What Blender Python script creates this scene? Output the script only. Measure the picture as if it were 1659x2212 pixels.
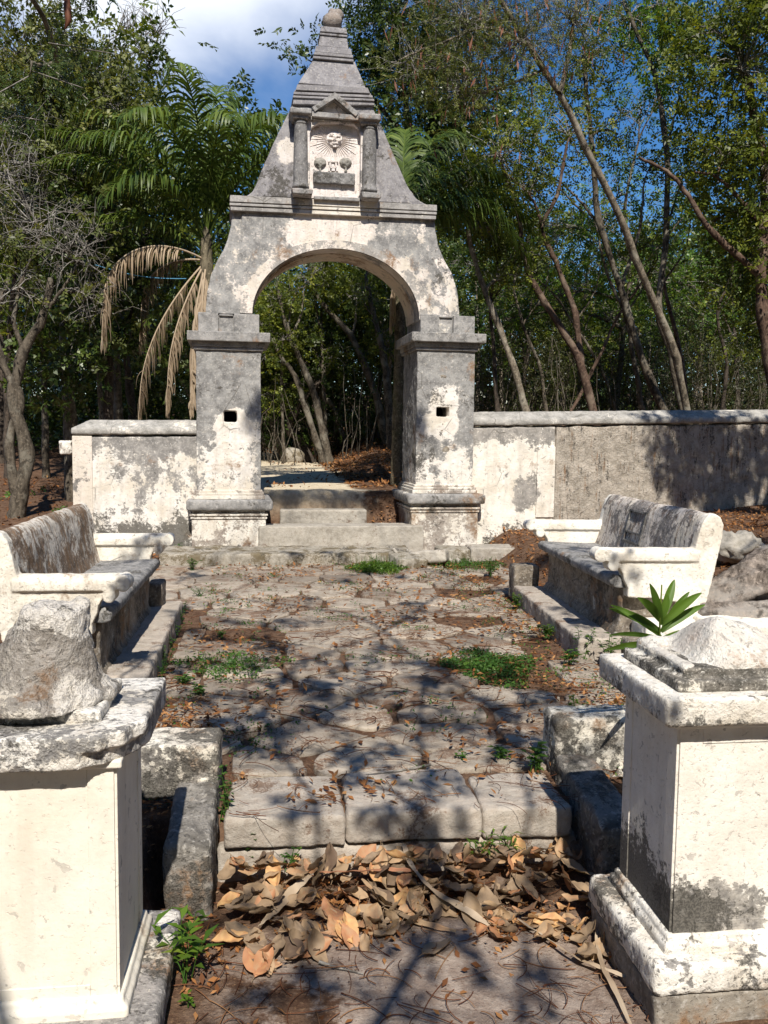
import bpy, bmesh, math, random
import numpy as np
from mathutils import Vector, Matrix, Euler
random.seed(7); rng = np.random.default_rng(7)
SC = bpy.context.scene
for o in list(bpy.data.objects): bpy.data.objects.remove(o)

# ---------------------------------------------------------------- camera
F = 1886.0; CXP = 829.5; CYP = 1106.0            # focal length / centre in a 1659 x 2212 frame
ZC = 1.5
ROT = Matrix.Rotation(-math.radians(7.0), 3, 'Z') @ Matrix.Rotation(math.pi/2-math.radians(4.9), 3, 'X') @ Matrix.Rotation(math.radians(0.7), 3, 'Z')
cam = bpy.data.cameras.new('camera'); cam.sensor_fit = 'VERTICAL'; cam.sensor_height = 24.0
cam.lens = 24.0*F/2212.0; cam.clip_start = 0.05; cam.clip_end = 2000
camo = bpy.data.objects.new('camera', cam); SC.collection.objects.link(camo)
camo.matrix_world = Matrix.Translation((0, 0, ZC)) @ ROT.to_4x4()
SC.camera = camo
SC.render.resolution_x = 768; SC.render.resolution_y = 1024

# ---------------------------------------------------------------- sky and sun
ELEV = math.radians(47.0); AZ = math.radians(1.0)   # light travels towards +Y (and AZ towards +X), down at ELEV
sun = bpy.data.lights.new('sun', 'SUN'); sun.energy = 4.7; sun.angle = math.radians(0.55); sun.color = (1.0, 0.945, 0.85)
suno = bpy.data.objects.new('sun', sun); SC.collection.objects.link(suno)
SD = Vector((math.sin(AZ)*math.cos(ELEV), math.cos(AZ)*math.cos(ELEV), -math.sin(ELEV)))
suno.rotation_euler = SD.to_track_quat('-Z', 'Y').to_euler()
W = bpy.data.worlds.new('World'); SC.world = W; W.use_nodes = True
nt = W.node_tree; nt.nodes.clear()
out = nt.nodes.new('ShaderNodeOutputWorld'); bg = nt.nodes.new('ShaderNodeBackground'); bg.inputs[1].default_value = 0.06
sky = nt.nodes.new('ShaderNodeTexSky'); sky.sky_type = 'NISHITA'; sky.sun_disc = False
sky.sun_elevation = ELEV; sky.sun_rotation = math.pi+AZ; sky.altitude = 0; sky.air_density = 1.0; sky.dust_density = 0.2; sky.ozone_density = 3.5
hs = nt.nodes.new('ShaderNodeHueSaturation'); hs.inputs['Hue'].default_value = 0.505; hs.inputs['Saturation'].default_value = 1.3; hs.inputs['Value'].default_value = 1.55
nt.links.new(sky.outputs[0], hs.inputs['Color'])
tc = nt.nodes.new('ShaderNodeTexCoord')
mp = nt.nodes.new('ShaderNodeMapping'); mp.inputs['Scale'].default_value = (2.2, 2.2, 3.0); mp.inputs['Location'].default_value = (0.0, 0.0, 0.0)
nt.links.new(tc.outputs['Generated'], mp.inputs[0])
cn = nt.nodes.new('ShaderNodeTexNoise'); cn.inputs['Scale'].default_value = 1.1; cn.inputs['Detail'].default_value = 7; cn.inputs['Roughness'].default_value = 0.52; cn.inputs['Distortion'].default_value = 0.3
nt.links.new(mp.outputs[0], cn.inputs['Vector'])
# one soft cloud bank low over the trees to the left of the arch
cdir = Vector((-0.10, 0.86, 0.46)).normalized()
dt = nt.nodes.new('ShaderNodeVectorMath'); dt.operation = 'DISTANCE'; dt.inputs[1].default_value = cdir
nt.links.new(tc.outputs['Generated'], dt.inputs[0])
m1 = nt.nodes.new('ShaderNodeMapRange'); m1.inputs[1].default_value = 0.05; m1.inputs[2].default_value = 0.30; m1.inputs[3].default_value = 0.25; m1.inputs[4].default_value = -0.10
nt.links.new(dt.outputs['Value'], m1.inputs[0])
ad = nt.nodes.new('ShaderNodeMath'); ad.operation = 'ADD'; nt.links.new(cn.outputs['Fac'], ad.inputs[0]); nt.links.new(m1.outputs[0], ad.inputs[1])
m2 = nt.nodes.new('ShaderNodeMapRange'); m2.interpolation_type = 'SMOOTHSTEP'; m2.inputs[1].default_value = 0.49; m2.inputs[2].default_value = 0.80; m2.inputs[3].default_value = 0; m2.inputs[4].default_value = 0.85
nt.links.new(ad.outputs[0], m2.inputs[0])
mx = nt.nodes.new('ShaderNodeMixRGB'); mx.inputs[2].default_value = (15.0, 15.6, 16.6, 1)
nt.links.new(m2.outputs[0], mx.inputs[0]); nt.links.new(hs.outputs[0], mx.inputs[1]); nt.links.new(mx.outputs[0], bg.inputs[0]); nt.links.new(bg.outputs[0], out.inputs[0])
SC.view_settings.view_transform = 'Standard'; SC.view_settings.look = 'None'; SC.view_settings.gamma = 1.0; SC.view_settings.exposure = 0.42
SC.render.engine = 'CYCLES'
SC.cycles.max_bounces = 5; SC.cycles.diffuse_bounces = 3; SC.cycles.transmission_bounces = 3; SC.cycles.glossy_bounces = 2

# ---------------------------------------------------------------- helpers
def ray(px, py): return ROT @ Vector(((px-CXP)/F, -(py-CYP)/F, -1.0))
def G(px, py, z=0.0):                  # point of the level plane z seen at a measured photo position
    d = ray(px, py); t = (z-ZC)/d.z; return Vector((0, 0, ZC))+d*t
def V(px, py, Y):                      # point at distance Y seen at a measured photo position
    d = ray(px, py); t = Y/d.y; return Vector((0, 0, ZC))+d*t
def sstep(a, b, x):
    t = np.clip((x-a)/(b-a), 0, 1); return t*t*(3-2*t)

def tag(o, label=None, cat=None, group=None, kind=None):
    if label: o['label'] = label
    if cat: o['category'] = cat
    if group: o['group'] = group
    if kind: o['kind'] = kind
    return o
def link(o, parent=None):
    SC.collection.objects.link(o)
    if parent: o.parent = parent
    return o
def empty(name, loc=(0, 0, 0), rz=0.0):
    o = bpy.data.objects.new(name, None); o.location = loc; o.rotation_euler = (0, 0, rz); o.empty_display_size = .1
    return link(o)
def meshobj(name, me, parent=None, mat=None):
    if mat: me.materials.append(mat)
    o = bpy.data.objects.new(name, me); return link(o, parent)
def bmobj(name, bm, mat, parent=None, smooth=False, bev=0.0, seg=2, vox=0.0, amp=0.0, size=0.2, amp2=0.0, size2=0.04):
    bmesh.ops.recalc_face_normals(bm, faces=bm.faces[:])
    me = bpy.data.meshes.new(name); bm.to_mesh(me); bm.free()
    if smooth: me.shade_smooth()
    o = meshobj(name, me, parent, mat)
    if bev:
        b = o.modifiers.new('bevel', 'BEVEL'); b.width = bev; b.segments = seg; b.limit_method = 'ANGLE'; b.angle_limit = math.radians(35)
    if vox:
        r = o.modifiers.new('remesh', 'REMESH'); r.mode = 'VOXEL'; r.voxel_size = vox; r.use_smooth_shade = True
    if amp: disp(o, amp, size)
    if amp2: disp(o, amp2, size2)
    return o
_tex = {}
def disp(o, amp, size):
    if size not in _tex:
        t = bpy.data.textures.new('clouds', 'CLOUDS'); t.noise_scale = size; t.noise_depth = 3; _tex[size] = t
    d = o.modifiers.new('worn', 'DISPLACE'); d.texture = _tex[size]; d.strength = amp; d.mid_level = 0.5; d.texture_coords = 'LOCAL'
def box(bm, x0, x1, y0, y1, z0, z1):
    v = [bm.verts.new(p) for p in ((x0,y0,z0),(x1,y0,z0),(x1,y1,z0),(x0,y1,z0),(x0,y0,z1),(x1,y0,z1),(x1,y1,z1),(x0,y1,z1))]
    for f in ((3,2,1,0),(4,5,6,7),(0,1,5,4),(1,2,6,5),(2,3,7,6),(3,0,4,7)): bm.faces.new([v[i] for i in f])
    return v
def frustum(bm, a, b):                 # a, b = (x0,x1,y0,y1,z)
    v = []
    for (x0, x1, y0, y1, z) in (a, b): v += [bm.verts.new(p) for p in ((x0,y0,z),(x1,y0,z),(x1,y1,z),(x0,y1,z))]
    for f in ((3,2,1,0),(4,5,6,7),(0,1,5,4),(1,2,6,5),(2,3,7,6),(3,0,4,7)): bm.faces.new([v[i] for i in f])
def prism(bm, pts, a, b, axis='y'):    # 2-d outline pushed along an axis
    def P(p, t):
        if axis == 'y': return (p[0], t, p[1])
        if axis == 'x': return (t, p[0], p[1])
        return (p[0], p[1], t)
    A = [bm.verts.new(P(p, a)) for p in pts]; B = [bm.verts.new(P(p, b)) for p in pts]; n = len(pts)
    bm.faces.new(A); bm.faces.new(B[::-1])
    for i in range(n): bm.faces.new((A[i], B[i], B[(i+1) % n], A[(i+1) % n]))
def lathe(bm, prof, cx, cy, seg=20):
    rings = []
    for r, z in prof: rings.append([bm.verts.new((cx+r*math.cos(2*math.pi*k/seg), cy+r*math.sin(2*math.pi*k/seg), z)) for k in range(seg)])
    for i in range(len(rings)-1):
        for k in range(seg): bm.faces.new((rings[i][k], rings[i][(k+1) % seg], rings[i+1][(k+1) % seg], rings[i+1][k]))
    bm.faces.new(rings[0][::-1]); bm.faces.new(rings[-1])
def blob(bm, c, r, sub=3):
    m = Matrix.Translation(c) @ Matrix.Diagonal((r[0], r[1], r[2], 1)); bmesh.ops.create_icosphere(bm, subdivisions=sub, radius=1, matrix=m)

class MB:                              # numpy mesh collector for foliage and branches
    def __init__(s): s.v = []; s.f = []; s.n = 0; s.t = []
    def add(s, verts, faces, tint=None):
        verts = np.asarray(verts, float); faces = np.asarray(faces, int)
        s.v.append(verts); s.f.append(faces+s.n); s.n += len(verts)
        s.t.append(np.full(len(verts), .5) if tint is None else np.broadcast_to(np.asarray(tint, float), (len(verts),)))
    def build(s, name, mat, parent=None, smooth=False):
        me = bpy.data.meshes.new(name)
        v = np.concatenate(s.v); t = np.concatenate(s.t)
        q = [f for f in s.f]
        loops = np.concatenate([f.ravel() for f in q]); tot = np.concatenate([np.full(len(f), f.shape[1]) for f in q])
        me.vertices.add(len(v)); me.vertices.foreach_set('co', v.ravel())
        me.loops.add(len(loops)); me.loops.foreach_set('vertex_index', loops.astype(np.int32))
        me.polygons.add(len(tot)); st = np.concatenate([[0], np.cumsum(tot)[:-1]])
        me.polygons.foreach_set('loop_start', st.astype(np.int32)); me.polygons.foreach_set('loop_total', tot.astype(np.int32))
        me.update(calc_edges=True)
        a = me.attributes.new('tint', 'FLOAT', 'POINT'); a.data.foreach_set('value', t.astype(np.float32))
        if smooth: me.shade_smooth()
        return meshobj(name, me, parent, mat)
def nrm(a): return a/np.maximum(np.linalg.norm(a, axis=-1, keepdims=True), 1e-9)
def tube(mb, pts, rad, seg=6, tint=None):
    P = np.asarray(pts, float); r = np.broadcast_to(np.asarray(rad, float), (len(P),))
    T = nrm(np.gradient(P, axis=0)); ref = np.array([0.31, 0.17, 0.93]) if abs(T[0, 2]) < .9 else np.array([1., .1, 0])
    U = nrm(np.cross(T, ref)); W_ = np.cross(T, U); a = np.arange(seg)*2*np.pi/seg
    vv = P[:, None]+r[:, None, None]*(np.cos(a)[None, :, None]*U[:, None]+np.sin(a)[None, :, None]*W_[:, None])
    n = len(P); i = np.arange(n-1)[:, None]; k = np.arange(seg)[None]
    f = np.stack([i*seg+k, i*seg+(k+1) % seg, (i+1)*seg+(k+1) % seg, (i+1)*seg+k], -1).reshape(-1, 4)
    mb.add(vv.reshape(-1, 3), f, tint)
def smoothline(ctrl, n=24):            # Catmull-Rom through (x,y,z,r)
    C = np.asarray(ctrl, float); C = np.vstack([2*C[0]-C[1], C, 2*C[-1]-C[-2]]); o = []
    m = len(C)-3; per = max(2, n//m)
    for i in range(m):
        p0, p1, p2, p3 = C[i:i+4]
        for t in np.linspace(0, 1, per, endpoint=False):
            o.append(.5*((2*p1)+(-p0+p2)*t+(2*p0-5*p1+4*p2-p3)*t*t+(-p0+3*p1-3*p2+p3)*t**3))
    o.append(C[-2]); return np.array(o)

# ---------------------------------------------------------------- materials
class NM:
    def __init__(s, name):
        s.m = bpy.data.materials.new(name); s.m.use_nodes = True; s.nt = s.m.node_tree; s.nt.nodes.clear()
        s.out = s.nt.nodes.new('ShaderNodeOutputMaterial'); s.L = s.nt.links
        s.tc = s.nt.nodes.new('ShaderNodeTexCoord'); s.co = s.tc.outputs['Object']
    def put(s, sock, v):
        if v is None: return
        if hasattr(v, 'links'): s.L.new(v, sock)
        elif isinstance(v, (tuple, list)) and len(v) == 3 and sock.type == 'RGBA': sock.default_value = (*v, 1)
        else: sock.default_value = v
    def noise(s, scale, detail=6, rough=.6, vec=None, dist=0.0):
        n = s.nt.nodes.new('ShaderNodeTexNoise'); n.inputs['Scale'].default_value = scale; n.inputs['Detail'].default_value = detail
        n.inputs['Roughness'].default_value = rough; n.inputs['Distortion'].default_value = dist; s.L.new(vec or s.co, n.inputs['Vector']); return n.outputs['Fac']
    def vor(s, scale, feat='F1', vec=None, rnd=1.0):
        n = s.nt.nodes.new('ShaderNodeTexVoronoi'); n.feature = feat; n.inputs['Scale'].default_value = scale; n.inputs['Randomness'].default_value = rnd
        s.L.new(vec or s.co, n.inputs['Vector']); return n.outputs['Distance']
    def map(s, scale=(1, 1, 1), loc=(0, 0, 0), rot=(0, 0, 0)):
        n = s.nt.nodes.new('ShaderNodeMapping'); n.inputs['Scale'].default_value = scale; n.inputs['Location'].default_value = loc; n.inputs['Rotation'].default_value = rot
        s.L.new(s.co, n.inputs[0]); return n.outputs[0]
    def math(s, op, a, b=None, c=None, clamp=False):
        n = s.nt.nodes.new('ShaderNodeMath'); n.operation = op; n.use_clamp = clamp
        for i, x in enumerate((a, b, c)): s.put(n.inputs[i], x) if x is not None else None
        return n.outputs[0]
    def rng(s, x, a, b, c=0.0, d=1.0, smooth=True):
        n = s.nt.nodes.new('ShaderNodeMapRange'); n.interpolation_type = 'SMOOTHSTEP' if smooth else 'LINEAR'
        for i, y in enumerate((x, a, b, c, d)): s.put(n.inputs[i], y)
        return n.outputs[0]
    def mix(s, f, a, b, mode='MIX'):
        n = s.nt.nodes.new('ShaderNodeMixRGB'); n.blend_type = mode; s.put(n.inputs[0], f); s.put(n.inputs[1], a); s.put(n.inputs[2], b); return n.outputs[0]
    def ramp(s, f, stops):
        n = s.nt.nodes.new('ShaderNodeValToRGB'); cr = n.color_ramp
        while len(cr.elements) < len(stops): cr.elements.new(.5)
        for e, (p, c) in zip(cr.elements, stops): e.position = p; e.color = (*c, 1)
        s.put(n.inputs[0], f); return n.outputs[0]
    def xyz(s):
        n = s.nt.nodes.new('ShaderNodeSeparateXYZ'); s.L.new(s.co, n.inputs[0]); return n.outputs
    def dist(s, c):
        n = s.nt.nodes.new('ShaderNodeVectorMath'); n.operation = 'DISTANCE'; s.L.new(s.co, n.inputs[0]); n.inputs[1].default_value = c; return n.outputs['Value']
    def attr(s, name):
        n = s.nt.nodes.new('ShaderNodeAttribute'); n.attribute_name = name; return n.outputs['Fac']
    def bump(s, h, strength=.5, dist=.01, normal=None):
        n = s.nt.nodes.new('ShaderNodeBump'); n.inputs['Strength'].default_value = strength; n.inputs['Distance'].default_value = dist
        s.L.new(h, n.inputs['Height'])
        if normal is not None: s.L.new(normal, n.inputs['Normal'])
        return n.outputs[0]
    def bsdf(s, col, rough=.85, normal=None, spec=.25):
        n = s.nt.nodes.new('ShaderNodeBsdfPrincipled'); s.put(n.inputs['Base Color'], col); s.put(n.inputs['Roughness'], rough); n.inputs['Specular IOR Level'].default_value = spec
        if normal is not None: s.L.new(normal, n.inputs['Normal'])
        s.L.new(n.outputs[0], s.out.inputs[0]); return n

def plaster(name, white=.5, paint=(.80, .755, .68), paint2=(.68, .61, .51), bare=(.36, .33, .30), bare2=(.17, .16, .15), mold=.3, brown=.2,
            zmold=None, blobs=(), streak=False, pit=.35, scale=1.0, moldblobs=(), browncol=(.24, .14, .075), zgray=None):
    N = NM(name); sc = scale
    n1 = N.noise(1.7*sc, 7, .62, dist=.25); n2 = N.noise(8*sc, 8, .68); n3 = N.noise(40*sc, 5, .6); n4 = N.noise(150, 3, .6)
    s_ = N.math('ADD', N.math('MULTIPLY', n1, .55), N.math('ADD', N.math('MULTIPLY', n2, .33), N.math('MULTIPLY', n3, .12)))
    for (x, y, z, r, w) in blobs:
        s_ = N.math('ADD', s_, N.rng(N.dist((x, y, z)), r*.25, r, w, 0.0))
    if zgray: s_ = N.math('SUBTRACT', s_, N.rng(N.xyz()[2], zgray[0], zgray[1], 0.0, zgray[2]))
    thr = .5+(.5-white)*.30
    pm = N.rng(s_, thr-.006, thr+.012)
    # flecks of surviving and lost paint
    fl = N.rng(N.noise(26*sc, 4, .5), .635, .65); lo = N.rng(N.noise(17*sc, 5, .6, dist=.4), .62, .64)
    pm = N.math('MAXIMUM', N.math('MULTIPLY', pm, N.math('SUBTRACT', 1.0, N.math('MULTIPLY', lo, .8))), N.math('MULTIPLY', fl, min(1, white*1.5)))
    run = N.rng(N.noise(2.2*sc, 6, .62, vec=N.map((5, 5, .55))), .46, .70)
    pm2 = N.rng(s_, thr-.05, thr+.03); pm = N.math('ADD', N.math('MULTIPLY', pm, .72), N.math('MULTIPLY', pm2, .28))
    pc = N.mix(N.rng(N.noise(3.1*sc, 6, .6), .42, .68), paint, paint2)
    pc = N.mix(N.math('MULTIPLY', run, .38 if white < 1 else .24), pc, (.40, .36, .31) if white < 1 else (.56, .49, .39))
    pc = N.mix(N.rng(n2, .38, .72, 0, .28), pc, (.50, .46, .40))
    bc = N.mix(N.rng(N.math('ADD', N.math('MULTIPLY', n2, .6), N.math('MULTIPLY', N.noise(3.3*sc, 6, .7), .4)), .38, .6), bare2, bare)
    bc = N.mix(N.rng(n3, .52, .68, 0, .55), bc, (.50, .47, .43))
    col = N.mix(pm, bc, pc)
    # brown stain
    bv = N.map((6, 6, .9)) if streak else None
    bn = N.noise(2.3*sc, 7, .65, vec=bv)
    bt = .62-.22*brown
    col = N.mix(N.math('MULTIPLY', N.rng(bn, bt, bt+.10), N.rng(n3, .36, .56, .25, .9)), col, browncol) if brown > 0 else col
    # black lichen
    mn = N.math('ADD', N.math('MULTIPLY', N.noise(2.7*sc, 8, .7, vec=(N.map((5, 5, .8)) if streak else None), dist=.2), .62), N.math('MULTIPLY', N.noise(30*sc, 6, .75), .38))
    if zmold: mn = N.math('ADD', mn, N.rng(N.xyz()[2], zmold[0], zmold[1], zmold[2], 0.0))
    for (x, y, z, r, w) in moldblobs: mn = N.math('ADD', mn, N.rng(N.dist((x, y, z)), r*.2, r, w, 0.0))
    mt = .64-.20*mold
    mm = N.rng(mn, mt, mt+.045)
    col = N.mix(N.math('MULTIPLY', mm, .88), col, N.mix(N.rng(n4, .4, .6), (.045, .042, .036), (.12, .11, .095)))
    cr = N.rng(N.vor(2.1*sc, 'DISTANCE_TO_EDGE', vec=None), .004, .011, 1, 0); cm = N.math('MULTIPLY', cr, N.rng(N.noise(1.3*sc, 3, .5), .54, .60))
    if white < 1: col = N.mix(N.math('MULTIPLY', cm, .6), col, (.10, .09, .075))
    h = N.math('ADD', N.math('MULTIPLY', pm, .25), N.math('ADD', N.math('MULTIPLY', n3, .5), N.math('ADD', N.math('MULTIPLY', n4, .18), N.math('MULTIPLY', n2, .8))))
    pits = N.rng(N.noise(60, 4, .7), .30, .42)
    h = N.math('ADD', h, N.math('MULTIPLY', pits, .45))
    N.bsdf(col, .9, N.bump(h, .75, .012*pit/.35), .15)
    return N.m

def stonemat(name, c1=(.42, .37, .31), c2=(.25, .225, .195), dirt=(.13, .075, .045), dirtamt=.4, mold=.2, sc=1.0, per=False):
    N = NM(name); n1 = N.noise(3*sc, 7, .65); n2 = N.noise(22*sc, 7, .7); n3 = N.noise(110, 4, .7)
    col = N.mix(N.rng(n1, .35, .65), c2, c1); col = N.mix(N.rng(n2, .35, .65, 0, .5), col, (.52, .48, .42))
    col = N.mix(N.rng(n3, .56, .66, 0, .35), col, (.14, .12, .10))
    if per: col = N.mix(1.0, col, N.ramp(N.attr('tint'), [(0, (.58, .55, .53)), (.35, (.82, .78, .74)), (.7, (1.0, .97, .93)), (1, (1.22, 1.16, 1.08))]), 'MULTIPLY')
    dm = N.rng(N.math('ADD', N.math('MULTIPLY', N.noise(4.3*sc, 6, .7), .7), N.math('MULTIPLY', n3, .3)), .60-.2*dirtamt, .66-.2*dirtamt, 0, .8)
    col = N.mix(dm, col, dirt)
    mm = N.rng(N.math('ADD', N.math('MULTIPLY', N.noise(2.5, 8, .7, dist=.2), .6), N.math('MULTIPLY', N.noise(34, 6, .75), .4)), .64-.2*mold, .69-.2*mold, 0, .8)
    col = N.mix(mm, col, (.06, .055, .045))
    h = N.math('ADD', N.math('MULTIPLY', n2, 1.0), N.math('ADD', N.math('MULTIPLY', n3, .35), N.math('MULTIPLY', n1, 1.2)))
    N.bsdf(col, .9, N.bump(h, .8, .014), .15); return N.m

def leafmat(name, ramp, trans=.35, rough=.45, spec=.4, bumpy=0):
    N = NM(name); t = N.attr('tint'); n = N.noise(1.1, 3, .5)
    col = N.ramp(N.math('ADD', N.math('MULTIPLY', t, .75), N.math('MULTIPLY', n, .25)), ramp)
    nr = N.bump(N.noise(bumpy, 4, .6), .5, .004) if bumpy else None
    b = N.bsdf(col, rough, nr, spec)
    tr = N.nt.nodes.new('ShaderNodeBsdfTranslucent'); tcx = N.mix(1.0, col, (1.25, 1.2, .55), 'MULTIPLY'); N.L.new(tcx, tr.inputs[0])
    mx_ = N.nt.nodes.new('ShaderNodeMixShader'); mx_.inputs[0].default_value = trans
    N.L.new(b.outputs[0], mx_.inputs[1]); N.L.new(tr.outputs[0], mx_.inputs[2]); N.L.new(mx_.outputs[0], N.out.inputs[0]); return N.m
def barkmat(name, c1, c2, c3=None, sc=1.0):
    N = NM(name); v = N.map((1, 1, .35)); a = N.noise(16*sc, 7, .7, vec=v); b = N.noise(3*sc, 5, .6)
    col = N.mix(N.rng(a, .36, .64), c1, c2)
    if c3: col = N.mix(N.rng(b, .5, .62, 0, .8), col, c3)
    col = N.mix(N.rng(N.noise(30*sc, 5, .7), .52, .64, 0, .7), col, tuple(min(1, q*1.6) for q in c2)); col = N.mix(N.rng(N.noise(7*sc, 5, .7), .54, .66, 0, .75), col, tuple(q*.6 for q in c1))
    N.bsdf(col, .9, N.bump(a, .9, .02), .15); return N.m

LR_GREEN = [(0.0, (.028, .044, .008)), (.3, (.075, .105, .015)), (.6, (.16, .195, .028)), (.82, (.27, .30, .045)), (.92, (.36, .33, .05)), (1.0, (.48, .27, .04))]
M = {}
M['leaf_mid'] = leafmat('leaf_mid', LR_GREEN, .42)
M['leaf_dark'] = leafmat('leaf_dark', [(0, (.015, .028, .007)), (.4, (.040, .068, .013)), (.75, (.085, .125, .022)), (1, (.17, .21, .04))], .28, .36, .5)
M['leaf_olive'] = leafmat('leaf_olive', [(0, (.04, .050, .015)), (.4, (.10, .12, .030)), (.75, (.19, .205, .05)), (.92, (.27, .25, .06)), (1, (.40, .27, .05))], .34)
M['leaf_bright'] = leafmat('leaf_bright', [(0, (.03, .075, .011)), (.4, (.08, .16, .020)), (.75, (.17, .28, .035)), (1, (.40, .38, .06))], .4)
M['leaf_weed'] = leafmat('leaf_weed', [(0, (.025, .065, .012)), (.5, (.06, .14, .022)), (1, (.16, .26, .04))], .3, .5)
M['palm_leaf'] = leafmat('palm_leaf', [(0, (.022, .045, .010)), (.45, (.068, .112, .020)), (.8, (.19, .245, .05)), (1, (.34, .40, .09))], .3, .42, .3)
M['palm_dead'] = leafmat('palm_dead', [(0, (.18, .12, .075)), (.5, (.44, .34, .24)), (1, (.66, .55, .42))], .15, .8, .1)
M['litter'] = leafmat('litter', [(0, (.07, .028, .012)), (.3, (.16, .062, .022)), (.6, (.30, .13, .045)), (.85, (.42, .22, .09)), (1, (.55, .36, .12))], .1, .7, .2)
M['needle'] = leafmat('needle', [(0, (.06, .022, .012)), (.6, (.15, .06, .03)), (1, (.34, .20, .10))], .0, .8, .1)
M['big_leaf'] = leafmat('big_leaf', [(.1, (.13, .085, .06)), (.28, (.22, .155, .10)), (.45, (.34, .24, .15)), (.6, (.42, .28, .16)), (.75, (.44, .20, .10)), (.88, (.60, .38, .17))], .12, .62, .3, bumpy=45)
M['pod'] = leafmat('pod', [(0, (.09, .03, .02)), (.6, (.20, .08, .045)), (1, (.32, .16, .09))], .1, .6, .3)
M['bark'] = barkmat('bark', (.045, .037, .028), (.13, .108, .082), (.22, .20, .16))
M['bark_pale'] = barkmat('bark_pale', (.085, .07, .052), (.24, .20, .15), (.33, .30, .24))
M['bark_red'] = barkmat('bark_red', (.05, .032, .024), (.13, .085, .062), (.21, .16, .12))
M['bark_dark'] = barkmat('bark_dark', (.03, .025, .02), (.09, .07, .055))
M['twig'] = barkmat('twig', (.13, .115, .10), (.30, .28, .25))
# ---------------------------------------------------------------- ground
def H(x, y):
    x = np.asarray(x, float); y = np.asarray(y, float)
    out = np.clip(sstep(1.45, 1.5, x)+sstep(-.45, -.5, x), 0, 1)
    z = -.25+(.23)*np.maximum(sstep(3.40, 3.46, y), out*sstep(2.95, 3.1, y))
    rgt = sstep(2.55, 3.1, x)*sstep(2.8, 6.0, y)
    z = z+rgt*(.13+.085*np.clip(x-3, 0, 12)+.025*np.clip(y-5, 0, 7))
    lft = sstep(-1.45, -2.0, x)*sstep(2.8, 5.0, y)
    z = z+lft*(.08+.02*np.clip(-x-1.5, 0, 10)+.02*np.clip(y-6, 0, 5))
    back = sstep(-2.9, -2.2, x)*sstep(11.75, 12.1, y)*np.clip(.755-z, 0, 1)
    z = z+back+(.072*np.clip(y-12.4, 0, 60)*sstep(.9, 2.4, x)+(.02*np.clip(y-14, 0, 60)+.05*np.clip(y-26, 0, 60))*(1-sstep(.9, 2.4, x)))*sstep(-3, -2, x)+.068*np.clip(y-10.5, 0, 60)*sstep(-2, -3, x)
    z = z
    return z+.012*np.sin(x*5.1+1.3*np.sin(y*3.7))*np.cos(y*4.3+x)+.02*np.sin(x*1.3)*np.sin(y*1.1)*np.clip((np.abs(x)-2.5), 0, 1)
def Hs(x, y): return float(H(x, y))
def groundmat():
    N = NM('soil'); X = N.xyz()
    n1 = N.noise(2.2, 7, .65); n2 = N.noise(14, 7, .7); n3 = N.noise(85, 5, .7)
    soil = N.mix(N.rng(n2, .35, .65), (.085, .045, .028), (.17, .105, .068))
    soil = N.mix(N.rng(n3, .56, .64, 0, .6), soil, (.33, .20, .11))
    pale = N.mix(N.rng(n2, .4, .65), (.27, .205, .165), (.41, .335, .28))
    pale = N.mix(N.rng(n3, .6, .66, 0, .7), pale, (.48, .43, .36)); pale = N.mix(N.rng(N.noise(60, 5, .7), .58, .66, 0, .7), pale, (.13, .07, .045))
    fg = N.math('MULTIPLY', N.rng(X[1], 2.85, 3.12, 1, 0), N.rng(N.math('ADD', n1, N.math('MULTIPLY', n2, .35)), .50, .60))
    fg = N.math('MULTIPLY', fg, N.math('MULTIPLY', N.rng(X[0], -.35, .05), N.rng(X[0], 1.3, .9)))
    col = N.mix(fg, soil, pale)
    sand = N.mix(N.rng(n2, .35, .65), (.55, .46, .33), (.70, .61, .46)); sand = N.mix(N.rng(n3, .58, .66, 0, .5), sand, (.28, .19, .12))
    e = N.math('ADD', N.math('ADD', X[0], N.math('MULTIPLY', N.math('SUBTRACT', X[1], 12.2), .02)), N.math('MULTIPLY', N.math('SUBTRACT', n1, .5), 1.6))
    pth = N.math('MULTIPLY', N.rng(e, 1.05, 1.25, 1, 0), N.math('MULTIPLY', N.rng(e, -2.6, -2.3), N.math('MULTIPLY', N.rng(X[1], 11.9, 12.1), N.rng(X[1], 28.0, 26.0))))
    col = N.mix(pth, col, sand)
    N.bsdf(col, .95, N.bump(N.math('ADD', n2, N.math('MULTIPLY', n3, .7)), .9, .015), .1); return N.m
xs = np.unique(np.concatenate([np.linspace(-60, -6, 28), np.linspace(-6, -1.2, 60), np.linspace(-1.2, 2.4, 110), np.linspace(2.4, 8, 60), np.linspace(8, 80, 36)]))
ys = np.unique(np.concatenate([np.linspace(-30, 1, 20), np.linspace(1, 4, 110), np.linspace(4, 12.5, 150), np.linspace(12.5, 30, 90), np.linspace(30, 140, 30)]))
gx, gy = np.meshgrid(xs, ys); gz = H(gx, gy)
mb = MB(); nx = len(xs); i = np.arange(len(ys)-1)[:, None]; k = np.arange(nx-1)[None]
mb.add(np.stack([gx, gy, gz], -1).reshape(-1, 3), np.stack([i*nx+k, i*nx+k+1, (i+1)*nx+k+1, (i+1)*nx+k], -1).reshape(-1, 4))
tag(mb.build('ground', groundmat(), smooth=True), kind='structure')

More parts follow.
